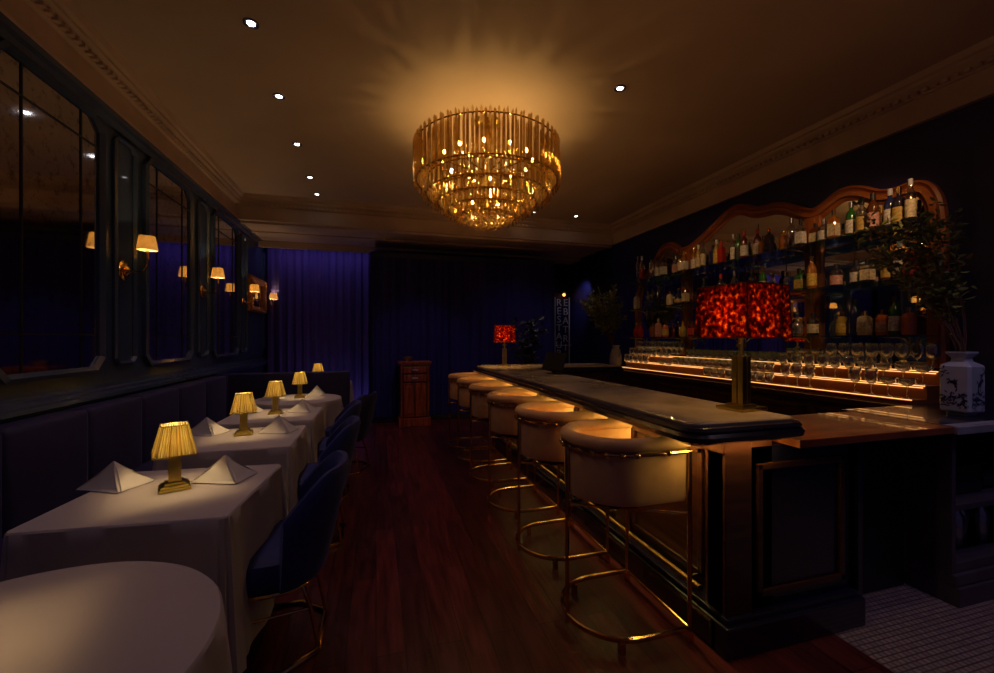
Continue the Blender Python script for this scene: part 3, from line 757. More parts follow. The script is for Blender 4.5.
MB().tube([(1.48 + ox, By + .1 + oy, .235), (1.48 + ox, 5.2 + oy, .235)], .017, 10).build('foot_rail', 'darkbrass', bar, True)
for k in range(5):
    MB().tube([(1.48 + ox, By + .2 + k * .8 + oy, .235), (Bx + ox, By + .2 + k * .8 + oy, .235)], .010, 8).build('rail_bracket', 'gold', bar, True)
MB().box(1.42 + ox, 1.445 + ox, By + oy, 5.2 + oy, .966, .974).build('led_strip', 'led', bar)
MB().box(1.42 + ox, 1.78 + ox, 1.485 + oy, 1.50 + oy, .966, .974).build('led_strip', 'led', bar)

# ------------------------------------------------------------------ service counter, right side
t = thing('service_counter', 'glossy wooden counter joining the bar end to the back bar', 'counter', (2.33, 1.46, 0))
MB().box(-.47, .60, 0, .50, .920, .957, .004).build('countertop', 'counterwood', t)
MB().box(0, .60, .22, .25, 0, .92).build('recessed_panel', 'black', t)
MB().box(-.01, .02, .06, .45, 0, .92).build('side_panel', 'barpaint', t)
t = thing('shelf_cabinet', 'dark open shelf cabinet with grey stone top below the patterned vase', 'cabinet', (2.95, 1.48, 0))
MB().box(-.015, 1.13, -.015, .55, .915, .957, .003).build('countertop', 'barpaint', t)
MB().box(-.018, 1.13, -.035, -.015, .915, .958, .004).build('lit_stone_edge', 'litstone', t)  # grey puts the lit front edge into colour; stone top drawn dark
MB().box(-.018, 1.13, -.015, .03, .957, .959).build('lit_stone_edge', 'litstone', t)
MB().box(0, .03, 0, .55, .16, .915).build('side_panel', 'cabinetpaint', t)
MB().box(1.09, 1.12, 0, .55, .16, .915).build('side_panel', 'cabinetpaint', t)
MB().box(0, 1.12, .52, .55, .16, .915).build('back_panel', 'black', t)
MB().box(0, 1.12, -.03, .55, 0, .10, .006).box(0, 1.12, -.018, .55, .10, .165, .01).build('plinth', 'cabinetpaint', t)
MB().box(.03, 1.09, 0, .52, .165, .215, .004).build('shelf', 'cabinetpaint', t)
MB().box(.03, 1.09, 0, .52, .495, .53, .004).build('shelf', 'cabinetpaint', t)
# crockery and shakers on its shelves
def place_stack(x, y, z, n, r, kind):
    for k in range(n):
        o = MB().lathe([(0, 0), (r * .55, 0), (r * .6, .003), (r, .014), (r, .017), (r * .58, .007), (0, .006)], seg=28).build('plate', 'porcelain', None, True, (x, y, z + k * .0125))
        tag(o, 'white plate in the stack on the wire tray, %s from the bottom' % ORD[k], 'plate', 'stacked plates in the shelf cabinet')
tr = MB().box(-.18, .18, -.15, .15, 0, .16, .01).box(-.20, .20, -.17, .17, .16, .175, .004).build('lidded_box', 'black', None, False, (3.22, 1.72, .531)); tag(tr, 'black lidded box on the upper shelf of the open cabinet', 'box')
place_stack(3.12, 1.63, .707, 5, .075, 0)
tr2 = MB().box(-.13, .13, -.13, .13, 0, .10, .01).build('storage_box', 'barpaint', None, False, (3.62, 1.74, .531)); tag(tr2, 'dark storage box beside the lidded box on the upper shelf', 'box')
jm = None
for k, (x, y) in enumerate([(3.04, 1.60), (3.15, 1.64), (3.26, 1.62), (3.37, 1.66), (3.48, 1.62)]):
    if jm is None:
        jm = thing('cocktail_shaker', 'x', 'shaker', (x, y, .216), 0, 'steel shakers on the lower shelf')
        MB().lathe([(0, 0), (.028, 0), (.030, .01), (.042, .15), (.040, .155), (.026, .02), (0, .02)], seg=20).build('tin', 'steel', jm, True)
        MB().lathe([(.041, .15), (.040, .17), (.022, .20), (.020, .225), (.012, .24), (0, .242)], seg=20).build('cap', 'steel', jm, True); j = jm
    else: j = dup(jm, (x, y, .216))
    j['label'] = 'steel cocktail shaker on the lower shelf of the open cabinet, %s from its left' % ORD[k]

# ------------------------------------------------------------------ back bar
BY0, BY1 = 2.05, 5.85
t = thing('back_bar_cabinet', 'dark low cabinet under the lit glass steps, along the right wall', 'cabinet', (3.62, 2.0, 0))
MB().box(0, .47, .04, 4.25, .08, .90).build('carcass', 'barwood', t)
MB().box(.05, .47, .04, 4.25, 0, .08).build('toe_kick', 'black', t)
MB().box(-.03, .47, .04, 4.28, .90, .945, .006).build('countertop', 'barwood', t)
for k in range(6):
    b = MB(); raised(b, 'x', 0, .10 + k * .69, .70 + k * .69, .14, .84, -1); b.box(-.010, 0, .14 + k * .69, .66 + k * .69, .18, .80, .003)
    d = b.build('door', 'barwood', t); MB().sphere((-.028, .66 + k * .69, .55), .012, 8).build('knob', 'brass', d, True)

t = thing('glass_steps', 'three stepped wooden ledges edged with amber light, holding glassware', 'display stand', (4.0, BY0, 0))
STEPS = [(3.66, .985, 0), (3.80, 1.08, 0), (3.94, 1.18, 0)]
for i, (xf, z, _) in enumerate(STEPS):
    x1 = 4.06
    zb = .945 if i == 0 else STEPS[i - 1][1]
    MB().box(xf - 4.0 + .012, x1 - 4.0, 0, BY1 - BY0, zb, z - .012).build('step', 'stepwood', t)
    MB().box(xf - 4.0 - .004, x1 - 4.0, 0, BY1 - BY0, z - .012, z, .001).build('ledge', 'stepwood', t)
    if i: MB().box(xf - 4.0 + .002, xf - 4.0 + .011, .02, BY1 - BY0 - .02, z - .017, z - .0125).build('led_strip', 'underfill', t)  # hidden glowing strip added to brighten the riser and the glasses below
    MB().box(xf - 4.0 - .010, xf - 4.0 - .004, 0, BY1 - BY0, z - .003, z + .003).build('led_strip', 'stepled', t)

# mirror with carved frame
FR = [(5.95, 2.05), (5.85, 2.29), (5.70, 2.42), (5.50, 2.60), (5.33, 2.77), (5.20, 2.815), (5.05, 2.80), (4.92, 2.71), (4.84, 2.68), (4.72, 2.69), (4.50, 2.78), (4.25, 2.905), (4.10, 2.975), (3.95, 2.995), (3.82, 2.96), (3.70, 2.895), (3.58, 2.875), (3.45, 2.865), (3.32, 2.82), (3.18, 2.74), (3.06, 2.685),
      (2.97, 2.715), (2.85, 2.775), (2.74, 2.785), (2.62, 2.75), (2.50, 2.68), (2.40, 2.655), (2.30, 2.665), (2.21, 2.65), (2.14, 2.59), (2.09, 2.47), (2.07, 2.30)]
def catmull(P, n=4):
    o = []
    for i in range(len(P) - 1):
        p0, p1, p2, p3 = P[max(i - 1, 0)], P[i], P[i + 1], P[min(i + 2, len(P) - 1)]
        for k in range(n):
            t_ = k / n; o.append(tuple(.5 * ((2 * p1[j]) + (-p0[j] + p2[j]) * t_ + (2 * p0[j] - 5 * p1[j] + 4 * p2[j] - p3[j]) * t_ ** 2 + (-p0[j] + 3 * p1[j] - 3 * p2[j] + p3[j]) * t_ ** 3) for j in (0, 1)))
    return o + [P[-1]]
top = catmull(FR)
outer = [(5.95, 1.2)] + top + [(2.07, 1.2)]
def offs(P, d):
    o = []
    for i, p in enumerate(P):
        a = P[max(i - 1, 0)]; b_ = P[min(i + 1, len(P) - 1)]
        tx, ty = b_[0] - a[0], b_[1] - a[1]; L = math.hypot(tx, ty) or 1
        o.append((p[0] - ty / L * -d * -1, p[1] + tx / L * d * 1) if False else (p[0] + ty / L * d, p[1] - tx / L * d))
    return o
# travelling from +y to -y along the top, inside is below: normal (ty,-tx) points to ... choose sign by test
test = offs([(1, 0), (0, 0), (-1, 0)], .1)
sgn = 1 if test[1][1] < 0 else -1
t = thing('back_bar_mirror', 'wide arched bar-back mirror in a carved mahogany frame on the right wall', 'mirror', (XR, 4.0, 1.2))
def rel(P): return [(y - 4.0, z - 1.2) for y, z in P]
bands = [(0, 0.0), (0, -.045), (.018, -.06), (.032, -.045), (.045, -.040), (.055, -.055), (.085, -.055), (.095, -.035), (.11, -.03), (.125, -.018), (.125, 0)]
rows = []
for d, x in bands: rows.append([(x, y, z) for y, z in rel(offs(outer, d * sgn))])
mb = MB()
V = [[mb.bm.verts.new(p) for p in r] for r in rows]
for i in range(len(V) - 1):
    for j in range(len(V[0]) - 1): mb.bm.faces.new((V[i][j], V[i][j + 1], V[i + 1][j + 1], V[i + 1][j]))
mb.build('frame', 'framewood', t, True)
inn = rel(offs(outer, .12 * sgn))
MB().prism(inn, 'x', -.014, -.004).build('mirror_glass', 'bmirror', t)
for yy in (4.80, 3.06):
    MB().box(-.05, -.012, yy - 4.0 - .075, yy - 4.0 + .075, 0, 1.40, .008).box(-.062, -.05, yy - 4.0 - .035, yy - 4.0 + .035, 0, 1.38, .006).build('divider_post', 'framewood', t)
MB().box(-.014, -.0165, -1.2 + .55, -1.2 + .556, .02, 1.3).build('pane_joint', 'came', t)
MB().box(-.014, -.0165, -.32, -.314, .02, 1.5).build('pane_joint', 'came', t)
# a dark base band of the back bar below the mirror
for nm, z, lab in (('top', 2.28, 'top glass bottle shelf in front of the bar mirror'), ('mid', 1.87, 'middle glass bottle shelf in front of the bar mirror'), ('low', 1.45, 'lowest glass bottle shelf, just above the glassware')):
    t = thing('glass_shelf', lab, 'shelf', (XR, 4.0, z), group='glass shelves of the back bar')
    MB().box(-.40, -.065, -1.9, 1.82, -.012, 0, .001).build('glass_pane', 'shelfglass', t)
    for yy in (-1.72, -.94, -.10, .80, 1.62):
        b = MB().tube([(-.062, yy, -.13), (-.07, yy, -.07), (-.12, yy, -.03), (-.20, yy, -.019), (-.36, yy, -.018)], .0055, 6)
        b.tube([(-.062, yy, -.15), (-.062, yy, -.013)], .007, 6); b.build('bracket', 'steel' if nm == 'top' else 'brass', t, True)

# ------------------------------------------------------------------ glassware
def gmesh(name, prof, seg=18):
    b = MB(); b.lathe(prof, seg=seg); bmesh.ops.recalc_face_normals(b.bm, faces=b.bm.faces[:])
    me = bpy.data.meshes.new(name); b.bm.to_mesh(me); b.bm.free(); me.materials.append(M['glass'])
    for p in me.polygons: p.use_smooth = True
    return me
G = {'wine': ('wine_glass', gmesh('wine_glass', [(0, 0), (.034, 0), (.034, .003), (.006, .008), (.0045, .03), (.0045, .075), (.02, .090), (.038, .115), (.043, .140), (.040, .175), (.035, .205), (.033, .205), (.038, .175), (.041, .140), (.036, .117), (.02, .094), (0, .086)])),
     'coupe': ('coupe_glass', gmesh('coupe_glass', [(0, 0), (.034, 0), (.034, .003), (.006, .008), (.0045, .03), (.0045, .085), (.02, .094), (.045, .110), (.055, .145), (.053, .146), (.043, .112), (.02, .098), (0, .092)])),
     'tumbler': ('tumbler_glass', gmesh('tumbler_glass', [(0, 0), (.034, 0), (.037, .005), (.041, .10), (.039, .10), (.035, .012), (0, .010)]))}
GR = {'low': (3.725, .986, 'w5.681 w5.575 w5.447 w5.323 w5.205 c4.852 c4.71 t4.045 t3.939 t3.837 t3.725 t3.62 t3.525 t3.431 t3.335 t3.235 w3.062 w2.949 w2.831 w2.462 w2.347 c2.235 c2.115'),
      'mid': (3.865, 1.081, 'w5.76 w5.65 w5.54 w5.43 w5.32 w5.21 c5.06 c4.93 t4.75 t4.65 t4.55 t4.45 t4.35 t4.25 t4.15 t4.05 t3.95 t3.85 t3.75 t3.65 t3.55 t3.45 t3.35 w3.204 w3.06 w2.945 w2.817 w2.714 w2.60 c2.472 c2.35 c2.22 c2.10'),
      'top': (4.01, 1.181, 'w5.78 w5.67 w5.56 w5.45 w5.34 w5.23 w5.12 w5.01 w4.90 w4.79 t4.66 t4.56 t4.46 t4.36 t4.26 t4.16 t4.06 t3.96 t3.86 t3.76 t3.66 t3.56 t3.46 t3.36 c3.23 c3.10 c2.98 w2.85 w2.74 w2.63 w2.52 w2.41 w2.30 w2.12')}
KW = {'w': ('wine', 'stemmed wine glass'), 'c': ('coupe', 'wide shallow coupe glass'), 't': ('tumbler', 'straight clear tumbler')}
for nm, (x, z, s) in GR.items():
    step = {'low': 'lowest', 'mid': 'middle', 'top': 'highest'}[nm]
    toks = s.split(); cnt = {}
    for tk in reversed(toks):          # counted from the right end
        k, y = tk[0], float(tk[1:]); kind, words = KW[k]; cnt[k] = cnt.get(k, 0) + 1
        o = bpy.data.objects.new(G[kind][0], G[kind][1]); C.objects.link(o); o.location = (x, y, z)
        tag(o, '%s on the %s lit step, %s such glass from the right' % (words, step, ORD[cnt[k] - 1]), 'glass', '%s glasses on the %s step' % (kind, step))

# ------------------------------------------------------------------ bottles
PROF = {
 'wine': ([(0, 0), (.036, 0), (.038, .01), (.038, .18), (.030, .21), (.014, .235), (.0135, .285), (.015, .287), (.015, .295), (0, .295)], .285),
 'tall': ([(0, 0), (.030, 0), (.032, .01), (.032, .21), (.020, .235), (.013, .26), (.013, .315), (0, .315)], .30),
 'round': ([(0, 0), (.040, 0), (.052, .03), (.054, .07), (.046, .11), (.022, .14), (.014, .15), (.014, .19), (0, .19)], .18),
 'sqs': ([(0, 0), (.036, 0), (.038, .008), (.038, .135), (.030, .15), (.013, .158), (.013, .195), (0, .195)], .18),
 'sqt': ([(0, 0), (.032, 0), (.034, .008), (.034, .17), (.026, .19), (.012, .20), (.012, .255), (0, .255)], .24),
 'squat': ([(0, 0), (.044, 0), (.046, .01), (.046, .13), (.034, .155), (.016, .165), (.016, .20), (0, .20)], .19)}
BM = {}
def bmat(key):
    if key in BM: return BM[key]
    col = {'clear': (.55, .55, .58), 'green': (.03, .16, .03), 'brown': (.14, .04, .012), 'amber': (.40, .13, .02), 'dark': (.02, .015, .03), 'navy': (.02, .03, .12), 'red': (.42, .025, .012), 'orange': (.55, .12, .03),
           'blue': (.20, .38, .55), 'gold': (.50, .34, .08), 'cream': (.62, .50, .32), 'pink': (.60, .28, .22), 'winered': (.12, .015, .012)}[key]
    if key in ('clear', 'blue'): m_ = glassy('bottle_glass_' + key, (.80, .82, .86) if key == 'clear' else (.35, .6, .85), rough=.05, base=.12, facing=.4)
    else: m_ = pbr('bottle_glass_' + key, col, .1, nscale=6, coat=.6, trans=.25 if key in ('amber', 'green', 'brown', 'gold') else 0)
    BM[key] = m_; return m_
LM = {}
def lmat(col):
    k = tuple(col)
    if k not in LM: LM[k] = pbr('bottle_label_paper', col, .6, nscale=60, col2=tuple(c * .55 for c in col), detail=2)
    return LM[k]
LC = {'white': (.75, .70, .66), 'cream': (.70, .58, .38), 'red': (.55, .06, .04), 'yellow': (.75, .50, .08), 'black': (.03, .03, .03), 'gold': (.60, .40, .10), 'pink': (.70, .36, .32)}
capm = {'black': 'black', 'gold': 'gold', 'white': 'porcelain', 'steel': 'steel', 'red': None}
M['redcap'] = pbr('red_cap', (.5, .03, .02), .4)
def bottle(y, z, shape, colr, lab, cap, hs, shelf, i, x=3.87, rs=1.0):
    cw = {'clear': 'clear', 'green': 'green', 'brown': 'brown', 'amber': 'amber', 'dark': 'near-black', 'navy': 'navy', 'red': 'red', 'orange': 'orange', 'blue': 'pale blue', 'gold': 'golden', 'cream': 'cream', 'pink': 'pink', 'winered': 'deep red'}[colr]
    sw = {'wine': 'round-shouldered', 'tall': 'tall slim', 'round': 'bulbous', 'sqs': 'short square', 'sqt': 'square', 'squat': 'squat'}[shape]
    txt = '%s %s bottle%s, %s shelf, %s from right end' % (sw, cw, (' with %s label' % lab) if lab else '', shelf, ORD[i])
    t = thing('bottle', txt, 'bottle', (x, y, z), 0, 'bottles on the %s glass shelf' % shelf)
    P, ch_ = PROF[shape]; P = [(r * rs, zz * hs) for r, zz in P]
    sq = shape.startswith('sq') and shape != 'squat'
    if sq:
        b = MB(); ls = []
        for r, zz in P:
            R = max(r, .001); c = R * .25
            ls.append([(R, -R + c, zz), (R, R - c, zz), (R - c, R, zz), (-R + c, R, zz), (-R, R - c, zz), (-R, -R + c, zz), (-R + c, -R, zz), (R - c, -R, zz)])
        b.loops(ls)
    else: b = MB().lathe(P, seg=16)
    b.build('glass_body', bmat(colr), t, True)
    rr = P[3][0] + .0012; z0 = P[3][1] * .18; z1 = P[3][1] * .80
    if lab:
        if sq: b = MB().box(-rr, rr, -rr * .8, rr * .8, z0, z1).box(-rr * .8, rr * .8, -rr, rr, z0, z1)
        elif shape == 'round': rr = P[3][0] + .003; b = MB().lathe([(rr * .985, P[2][1]), (rr, P[3][1] * .85), (rr * .99, P[3][1] * 1.1)], seg=16)
        else: b = MB().lathe([(rr, z0), (rr, z1)], seg=16)
        b.build('label', lmat(LC[lab]), t, True)
    zt = P[-1][1]; rc = P[-2][0] + .002
    cm = 'redcap' if cap == 'red' else capm[cap]
    if shape in ('round',): b = MB().sphere((0, 0, zt + .014), .018 * rs, 10)
    else: b = MB().cyl(0, 0, zt - .045 * hs, zt + .004, rc, 12)
    b.build('cap', cm, t, True)
S1 = [(5.56, 'tall', 'clear', None, 'steel'), (5.42, 'wine', 'clear', 'red', 'white'), (5.28, 'tall', 'clear', None, 'black'), (5.10, 'wine', 'clear', 'white', 'black'), (4.93, 'sqt', 'clear', 'white', 'black'), (4.76, 'sqt', 'clear', 'pink', 'steel'),
      (4.63, 'wine', 'clear', 'cream', 'black'), (4.52, 'sqt', 'amber', 'white', 'gold'), (4.42, 'wine', 'amber', 'white', 'gold'), (4.31, 'wine', 'gold', 'cream', 'white'), (4.20, 'tall', 'clear', 'cream', 'black'), (4.11, 'sqt', 'navy', None, 'black'),
      (4.02, 'wine', 'gold', 'yellow', 'white'), (3.92, 'sqt', 'red', None, 'red'), (3.81, 'tall', 'clear', 'white', 'steel'), (3.71, 'wine', 'green', 'black', 'black'), (3.61, 'wine', 'winered', 'white', 'red'), (3.50, 'wine', 'winered', 'white', 'red'), (3.40, 'sqs', 'amber', None, 'black'),
      (3.31, 'sqt', 'dark', None, 'gold'), (3.20, 'squat', 'amber', None, 'gold'), (3.10, 'wine', 'clear', None, 'steel'), (2.985, 'sqt', 'clear', 'white', 'black'), (2.89, 'sqs', 'brown', 'cream', 'black'), (2.795, 'squat', 'clear', 'white', 'steel'), (2.69, 'sqt', 'amber', 'cream', 'black'),
      (2.59, 'wine', 'green', 'white', 'steel'), (2.49, 'wine', 'clear', 'gold', 'black'), (2.39, 'wine', 'brown', 'pink', 'black'), (2.31, 'wine', 'navy', 'white', 'white'), (2.235, 'wine', 'dark', 'gold', 'gold'), (2.145, 'tall', 'clear', 'cream', 'white')]
HS1 = {2.59: 1.0, 2.49: .98, 2.39: 1.0, 2.31: 1.05, 2.235: 1.0, 2.145: 1.02, 5.56: 1.25, 5.42: 1.25, 5.28: 1.1}
S2 = [(5.55, 'sqt', 'cream', 'cream', 'gold'), (5.36, 'sqt', 'clear', None, 'steel'), (5.21, 'sqt', 'blue', None, 'steel'), (5.04, 'wine', 'dark', None, 'black'), (4.88, 'squat', 'cream', 'cream', 'gold'), (4.67, 'round', 'navy', 'gold', 'gold'), (4.50, 'sqt', 'brown', 'cream', 'black'), (4.25, 'wine', 'dark', 'white', 'black'),
      (3.96, 'wine', 'clear', None, 'red'), (3.74, 'wine', 'clear', None, 'steel'), (3.57, 'wine', 'dark', None, 'black'), (3.41, 'wine', 'green', 'gold', 'gold'), (3.29, 'round', 'clear', None, 'steel'), (3.15, 'squat', 'blue', None, 'gold'), (3.01, 'sqs', 'green', 'gold', 'gold'),
      (2.88, 'wine', 'amber', 'yellow', 'gold'), (2.71, 'squat', 'dark', 'pink', 'black'), (2.53, 'squat', 'dark', 'white', 'black'), (2.43, 'sqs', 'clear', 'cream', 'black'), (2.33, 'wine', 'brown', 'gold', 'black'), (2.23, 'wine', 'clear', 'white', 'white'), (2.145, 'squat', 'winered', 'red', 'red')]
S3 = [(5.60, 'round', 'red', None, 'gold'), (5.45, 'round', 'red', None, 'gold'), (5.24, 'sqs', 'amber', None, 'gold'), (5.08, 'sqt', 'pink', 'pink', 'white'), (4.89, 'squat', 'orange', 'gold', 'gold'), (4.62, 'round', 'gold', None, 'gold'), (4.42, 'sqs', 'winered', 'red', 'steel'), (4.18, 'wine', 'brown', 'cream', 'black'), (3.95, 'squat', 'amber', 'gold', 'gold'),
      (3.7, 'wine', 'winered', 'white', 'black'), (3.45, 'sqt', 'amber', 'cream', 'gold'), (3.20, 'wine', 'dark', 'gold', 'black'), (3.04, 'round', 'clear', None, 'steel'), (2.87, 'squat', 'dark', 'cream', 'black'), (2.66, 'squat', 'gold', 'yellow', 'gold'), (2.54, 'wine', 'navy', None, 'black'),
      (2.45, 'sqs', 'cream', 'cream', 'gold'), (2.36, 'squat', 'orange', 'pink', 'gold'), (2.26, 'wine', 'green', 'white', 'green' if False else 'black'), (2.155, 'squat', 'orange', None, 'gold')]
for z, S, nm in ((2.281, S1, 'top'), (1.871, S2, 'middle'), (1.451, S3, 'lowest')):
    for i, (y, shp, c_, l_, cp) in enumerate(reversed(S)):
        hs = HS1.get(y, 1.0) if nm == 'top' else 1.0
        bottle(y, z, shp, c_, l_, cp, hs, nm, i, x=3.84 + .03 * ((i * 7) % 3 - 1), rs=1.0 if shp not in ('squat', 'round') else .95)

# ------------------------------------------------------------------ tortoiseshell lamps on the bar
def make_bar_lamp(loc, rz, label):
    t = thing('tortoiseshell_lamp', label, 'table lamp', loc, rz, 'tortoiseshell shade lamps on the bar')
    MB().box(-.095, .095, -.075, .075, 0, .016, .003).box(-.05, .05, -.05, .05, .016, .028, .002).build('base', 'brass', t)
    b = MB()
    for x, y in ((-.017, -.017), (.017, -.017), (-.017, .017), (.017, .017)): b.box(x - .0145, x + .0145, y - .0145, y + .0145, .028, .265, .003)
    b.build('column', 'brass', t)
    MB().cyl(0, 0, .265, .41, .012, 12).box(-.03, .03, -.006, .006, .31, .325).build('neck', 'brass', t, True)
    R = .158; r2 = .148; z0, z1 = .355, .610
    ls = [[(R, R, z0), (-R, R, z0), (-R, -R, z0), (R, -R, z0)], [(r2, r2, z1), (-r2, r2, z1), (-r2, -r2, z1), (r2, -r2, z1)]]
    li = [[(x * .985, y * .985, z) for x, y, z in l] for l in reversed(ls)]
    MB().loops(ls + li, close=True, cap=False).build('lamp_shade', 'tortoise', t)
    b = MB()
    for (x, y) in ((1, 1), (-1, 1), (-1, -1), (1, -1)): b.tube([(x * R, y * R, z0), (x * r2, y * r2, z1)], .0035, 6)
    b.tube([(R, R, z0), (-R, R, z0), (-R, -R, z0), (R, -R, z0)], .003, 6, close=True); b.tube([(r2, r2, z1), (-r2, r2, z1), (-r2, -r2, z1), (r2, -r2, z1)], .003, 6, close=True)
    b.build('shade_edging', 'barwood', t)
    MB().sphere((0, 0, .44), .02, 10, (1, 1, 1.3)).build('bulb', 'bulb', t, True)
    return t
a = make_bar_lamp((1.75, 1.675, 1.071), .10, 'large-looking red tortoiseshell lamp at the near end of the bar')
a.scale = (.95, .95, 1.0)
lamp_light('bar_lamp_glow', a, (-.06, -.03, .47), E_BARLAMP, (1, .55, .18), .02)
b_ = dup(a, (1.60, 5.2, 1.071), -.25, 'small red tortoiseshell lamp at the far end of the bar'); b_.scale = (.86, .86, .86)
lamp_light('bar_lamp_glow', b_, (0, -.02, .45), E_BARLAMP, (1, .55, .18), .02)

# ------------------------------------------------------------------ vases and branches
t = thing('square_vase', 'square white porcelain vase with blue branches on the stone counter', 'vase', (3.45, 1.685, .958))
sqv = lambda prof: [[(r, -r + r * .18, z), (r, r - r * .18, z), (r - r * .18, r, z), (-r + r * .18, r, z), (-r, r - r * .18, z), (-r, -r + r * .18, z), (-r + r * .18, -r, z), (r - r * .18, -r, z)] for r, z in prof]
MB().loops(sqv([(.05, 0), (.052, .015), (.071, .022), (.074, .03), (.074, .295), (.068, .305), (.038, .325), (.035, .345), (.055, .375), (.055, .385), (.046, .385), (.028, .345), (.028, .32)])).build('body', 'porcelain', t)
M['cobalt'] = pbr('cobalt_glaze', (.03, .035, .12), .3)
b = MB(); rnd = random.Random(4)
def petal(b, P, u, v, ang, L, W):
    ca, sa = math.cos(ang), math.sin(ang); vs = []
    for (a_, c_) in ((0, 0), (L * .5, W), (L, 0), (L * .5, -W)):
        uu, vv = u + a_ * ca - c_ * sa, v + a_ * sa + c_ * ca
        uu = max(-.068, min(.068, uu)); vs.append(b.bm.verts.new(P(uu, vv)))
    try: b.bm.faces.new(vs)
    except ValueError: pass
for P in (lambda u, v: (-.0752, u, v), lambda u, v: (u, -.0752, v)):
    b = MB()
    for st, n_ in (((-.075, .06), 70), ((.07, .26), 26)):
        for k in range(n_):
            f = rnd.random()
            if st[1] < .1: u = -.06 + .115 * rnd.random(); v = .05 + .10 * rnd.random() * (1 - abs(u) * 6)
            else: u = .055 - .06 * f; v = .27 - .09 * f + rnd.uniform(-.012, .012)
            petal(b, P, u, v, rnd.uniform(0, 6.28), rnd.uniform(.014, .032), .0045)
    b.build('painted_branches', 'cobalt', t)


def branches(name, loc, label, seed, nstem, spread, height, lean, nleaf, leafmat='leaf', ls=.030, cat='branches', r0=.003, low=.35):
    rnd = random.Random(seed)
    t = thing(name, label, cat, loc)
    bs = MB(); bl = MB()
    for s in range(nstem):
        a = rnd.uniform(0, 2 * PI); sp = spread * (.3 + .7 * rnd.random()); h = height * rnd.uniform(.65, 1)
        ex, ey = sp * math.cos(a) + lean[0], sp * math.sin(a) + lean[1]
        pts = []
        for k in range(9):
            f = k / 8; g = f ** 1.5
            pts.append(Vector((ex * g + .015 * math.sin(5 * f + s), ey * g + .015 * math.cos(6 * f + s * 2), h * f)))
        bs.tube(pts, [r0 * (1.25 - f / 8) for f in range(9)], 5)
        for q in range(4):
            i = rnd.randint(3, 7); p = pts[i]; d = Vector((rnd.uniform(-1, 1), rnd.uniform(-1, 1), rnd.uniform(.1, 1))).normalized() * rnd.uniform(.10, .24)
            tw = [p, p + d * .5 + Vector((0, 0, .01)), p + d]; bs.tube(tw, r0 * .5, 4)
            for z_ in range(nleaf // 5):
                f = rnd.random(); leafat(bl, rnd, tw[0].lerp(tw[2], f), ls)
        for z_ in range(nleaf):
            f = rnd.uniform(low, 1) * 7.99; i = int(f); leafat(bl, rnd, pts[i].lerp(pts[i + 1], f - i), ls)
    bs.build('stems', 'twig', t, True)
    o = bl.build('leaves', leafmat, t); return t
def leafat(b, rnd, p, ls):
    d = Vector((rnd.uniform(-1, 1), rnd.uniform(-1, 1), rnd.uniform(-.5, 1))).normalized(); L = ls * rnd.uniform(.7, 1.5)
    s = d.cross(Vector((rnd.uniform(-1, 1), rnd.uniform(-1, 1), rnd.uniform(-1, 1)))).normalized() * L * .24
    n_ = d.cross(s).normalized() * L * .12; q = p + d * L * .15
    v = [b.bm.verts.new(x) for x in (q, q + d * L * .35 + s + n_, q + d * L * .75 + s * .7 + n_, q + d * L, q + d * L * .75 - s * .7 + n_, q + d * L * .35 - s + n_)]
    m0 = b.bm.verts.new(q + d * L * .5)
    for i in range(6): b.bm.faces.new((v[i], v[(i + 1) % 6], m0))
branches('leafy_branches', (3.45, 1.685, 1.30), 'tall leafy olive-green branches standing in the square vase, right side', 11, 17, .34, 1.05, (-.15, .26), 34, r0=.0028, ls=.042)
t = thing('porcelain_vase', 'small round-necked pale vase at the far left end of the lit glass steps', 'vase', (3.74, 6.02, .946))
MB().lathe([(0, 0), (.07, 0), (.085, .02), (.10, .10), (.095, .22), (.075, .27), (.055, .30), (.055, .34), (.075, .375), (.068, .375), (.048, .34), (.048, .30)], seg=28).build('body', 'porcelain', t, True)
b = MB()
for s in (-1, 1): b.tube([(0, s * .07, .31), (0, s * .12, .31), (0, s * .13, .22), (0, s * .09, .17)], .009, 8)
b.build('handle', 'porcelain', t, True)
branches('leafy_branches', (3.68, 6.02, 1.27), 'bushy green branches in the small pale vase left of the back bar', 15, 22, .38, 1.0, (-.16, .02), 44, ls=.055, r0=.004, low=.4)
t = branches('potted_plant', (2.45, 6.7, .42), 'dark leafy plant in shadow behind the far end of the bar', 21, 12, .35, 1.45, (0, 0), 14, 'leafdark', ls=.10, cat='plant', r0=.006)
MB().lathe([(0, -.42), (.14, -.42), (.19, -.02), (.19, 0), (.17, 0), (.16, -.04), (0, -.05)], seg=24).build('pot', 'black', t, True)

# ------------------------------------------------------------------ small mahogany cabinet at the back
t = thing('small_cabinet', 'small red mahogany cabinet with drawers and two doors against the dark curtain', 'cabinet', (.61, 7.10, 0)); t.scale = (.95, 1, 1.04)
MB().box(-.25, .25, -.16, .16, .10, .98, .004).build('body', 'barwood', t)
MB().box(-.28, .28, -.19, .18, .98, 1.015, .008).box(-.265, .265, -.175, .17, .955, .98, .006).build('top', 'redwood', t)
MB().box(-.27, .27, -.18, .17, 0, .13, .01).build('plinth', 'redwood', t)
for x in (-.225, .225):
    MB().lathe([(.016, 0), (.020, .02), (.014, .04), (.016, .4), (.014, .74), (.020, .76), (.016, .80)], x, -.175, .14, 12).build('corner_column', 'redwood', t, True)
for z0, z1 in ((.83, .93), (.70, .81)):
    d = MB().box(-.19, .19, -.186, -.16, z0, z1, .008).build('drawer', 'redwood', t)
    MB().box(-.05, .05, -.200, -.186, (z0 + z1) / 2 - .013, (z0 + z1) / 2 + .013, .004).build('handle', 'porcelain', d)
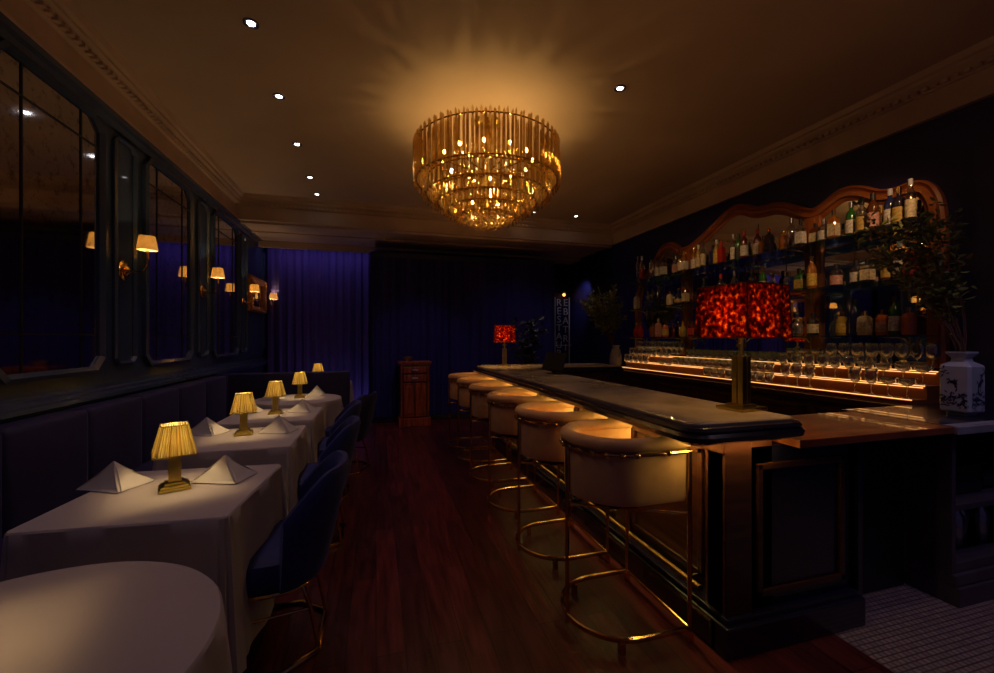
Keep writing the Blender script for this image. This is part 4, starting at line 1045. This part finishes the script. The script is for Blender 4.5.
for s in (-1, 1):
    b = MB().box(min(s * .008, s * .19), max(s * .008, s * .19), -.176, -.16, .15, .68, .006)
    x0, x1 = sorted((s * .04, s * .158)); b.box(x0, x1, -.188, -.176, .20, .63, .010)
    d = b.build('door', 'redwood', t)
    MB().sphere((s * .02, -.188, .42), .010, 8).build('knob', 'gold', d, True)
o = MB().lathe([(0, 0), (.03, 0), (.035, .01), (.07, .05), (.075, .07), (.07, .07), (.03, .016), (0, .014)], seg=20).build('brass_bowl', 'brass', None, True, (.50, 7.03, 1.0565)); tag(o, 'small brass bowl on top of the mahogany cabinet', 'bowl')

# ------------------------------------------------------------------ payment screen on the bar
t = thing('till_screen', 'dark tilted till screen on the bar near its far end', 'screen', (1.72, 3.90, 1.071), .25)
R_ = Matrix.Rotation(.35, 4, 'Y')
MB().box(-.06, .06, -.06, .06, 0, .012, .003).build('foot', 'black', t)
MB().box(-.012, .012, -.02, .02, .01, .10).build('stand', 'black', t)
MB().box(-.010, .010, -.16, .16, -.08, .10, .004, rot=Matrix.Translation((.0, 0, .115)) @ R_).build('display', 'black', t)

# ------------------------------------------------------------------ sign in the far corner
t = thing('restaurant_sign', 'tall narrow sign of white letters between two thin posts in the far right corner', 'sign', (3.78, 8.15, 0))
for x in (-.165, .165): MB().box(x - .008, x + .008, -.01, .01, 0, 2.30).build('post', 'signwhite', t)
MB().box(-.22, .22, -.006, .006, 1.28, 1.295).build('cross_bar', 'signwhite', t)
MB().box(-.20, .20, -.08, .08, 0, .02).build('foot', 'black', t)
def letters(txt, x, z0, dz, size):
    z = z0
    for ch_ in txt:
        cu = bpy.data.curves.new('letter', 'FONT'); cu.body = ch_; cu.size = size; cu.extrude = .006; cu.align_x = 'CENTER'
        tmp = bpy.data.objects.new('letter_tmp', cu); C.objects.link(tmp)
        dg = bpy.context.evaluated_depsgraph_get()
        me = bpy.data.meshes.new_from_object(tmp.evaluated_get(dg)); bpy.data.objects.remove(tmp)
        me.materials.clear(); me.materials.append(M['signwhite'])
        o = bpy.data.objects.new('letter', me); C.objects.link(o); o.parent = t; o.location = (x, -.01, z); o.rotation_euler = (PI / 2, 0, 0)
        z -= dz
letters('RESTAURANT', -.075, 2.12, .178, .21)
letters('EBATRI', .075, 2.12, .19, .21)
t = thing('sign_lamp', 'small amber lamp mounted above the far corner sign', 'lamp', (3.88, 8.3, 2.40))
MB().cyl(0, 0, -.02, .05, .045, 14).build('housing', 'brass', t, True)
MB().box(-.01, .01, 0, .10, .02, .04).build('wall_bracket', 'brass', t)
MB().sphere((0, -.03, -.03), .035, 10).build('bulb', emit('dim_amber_bulb', (1, .35, .08), 3), t, True)
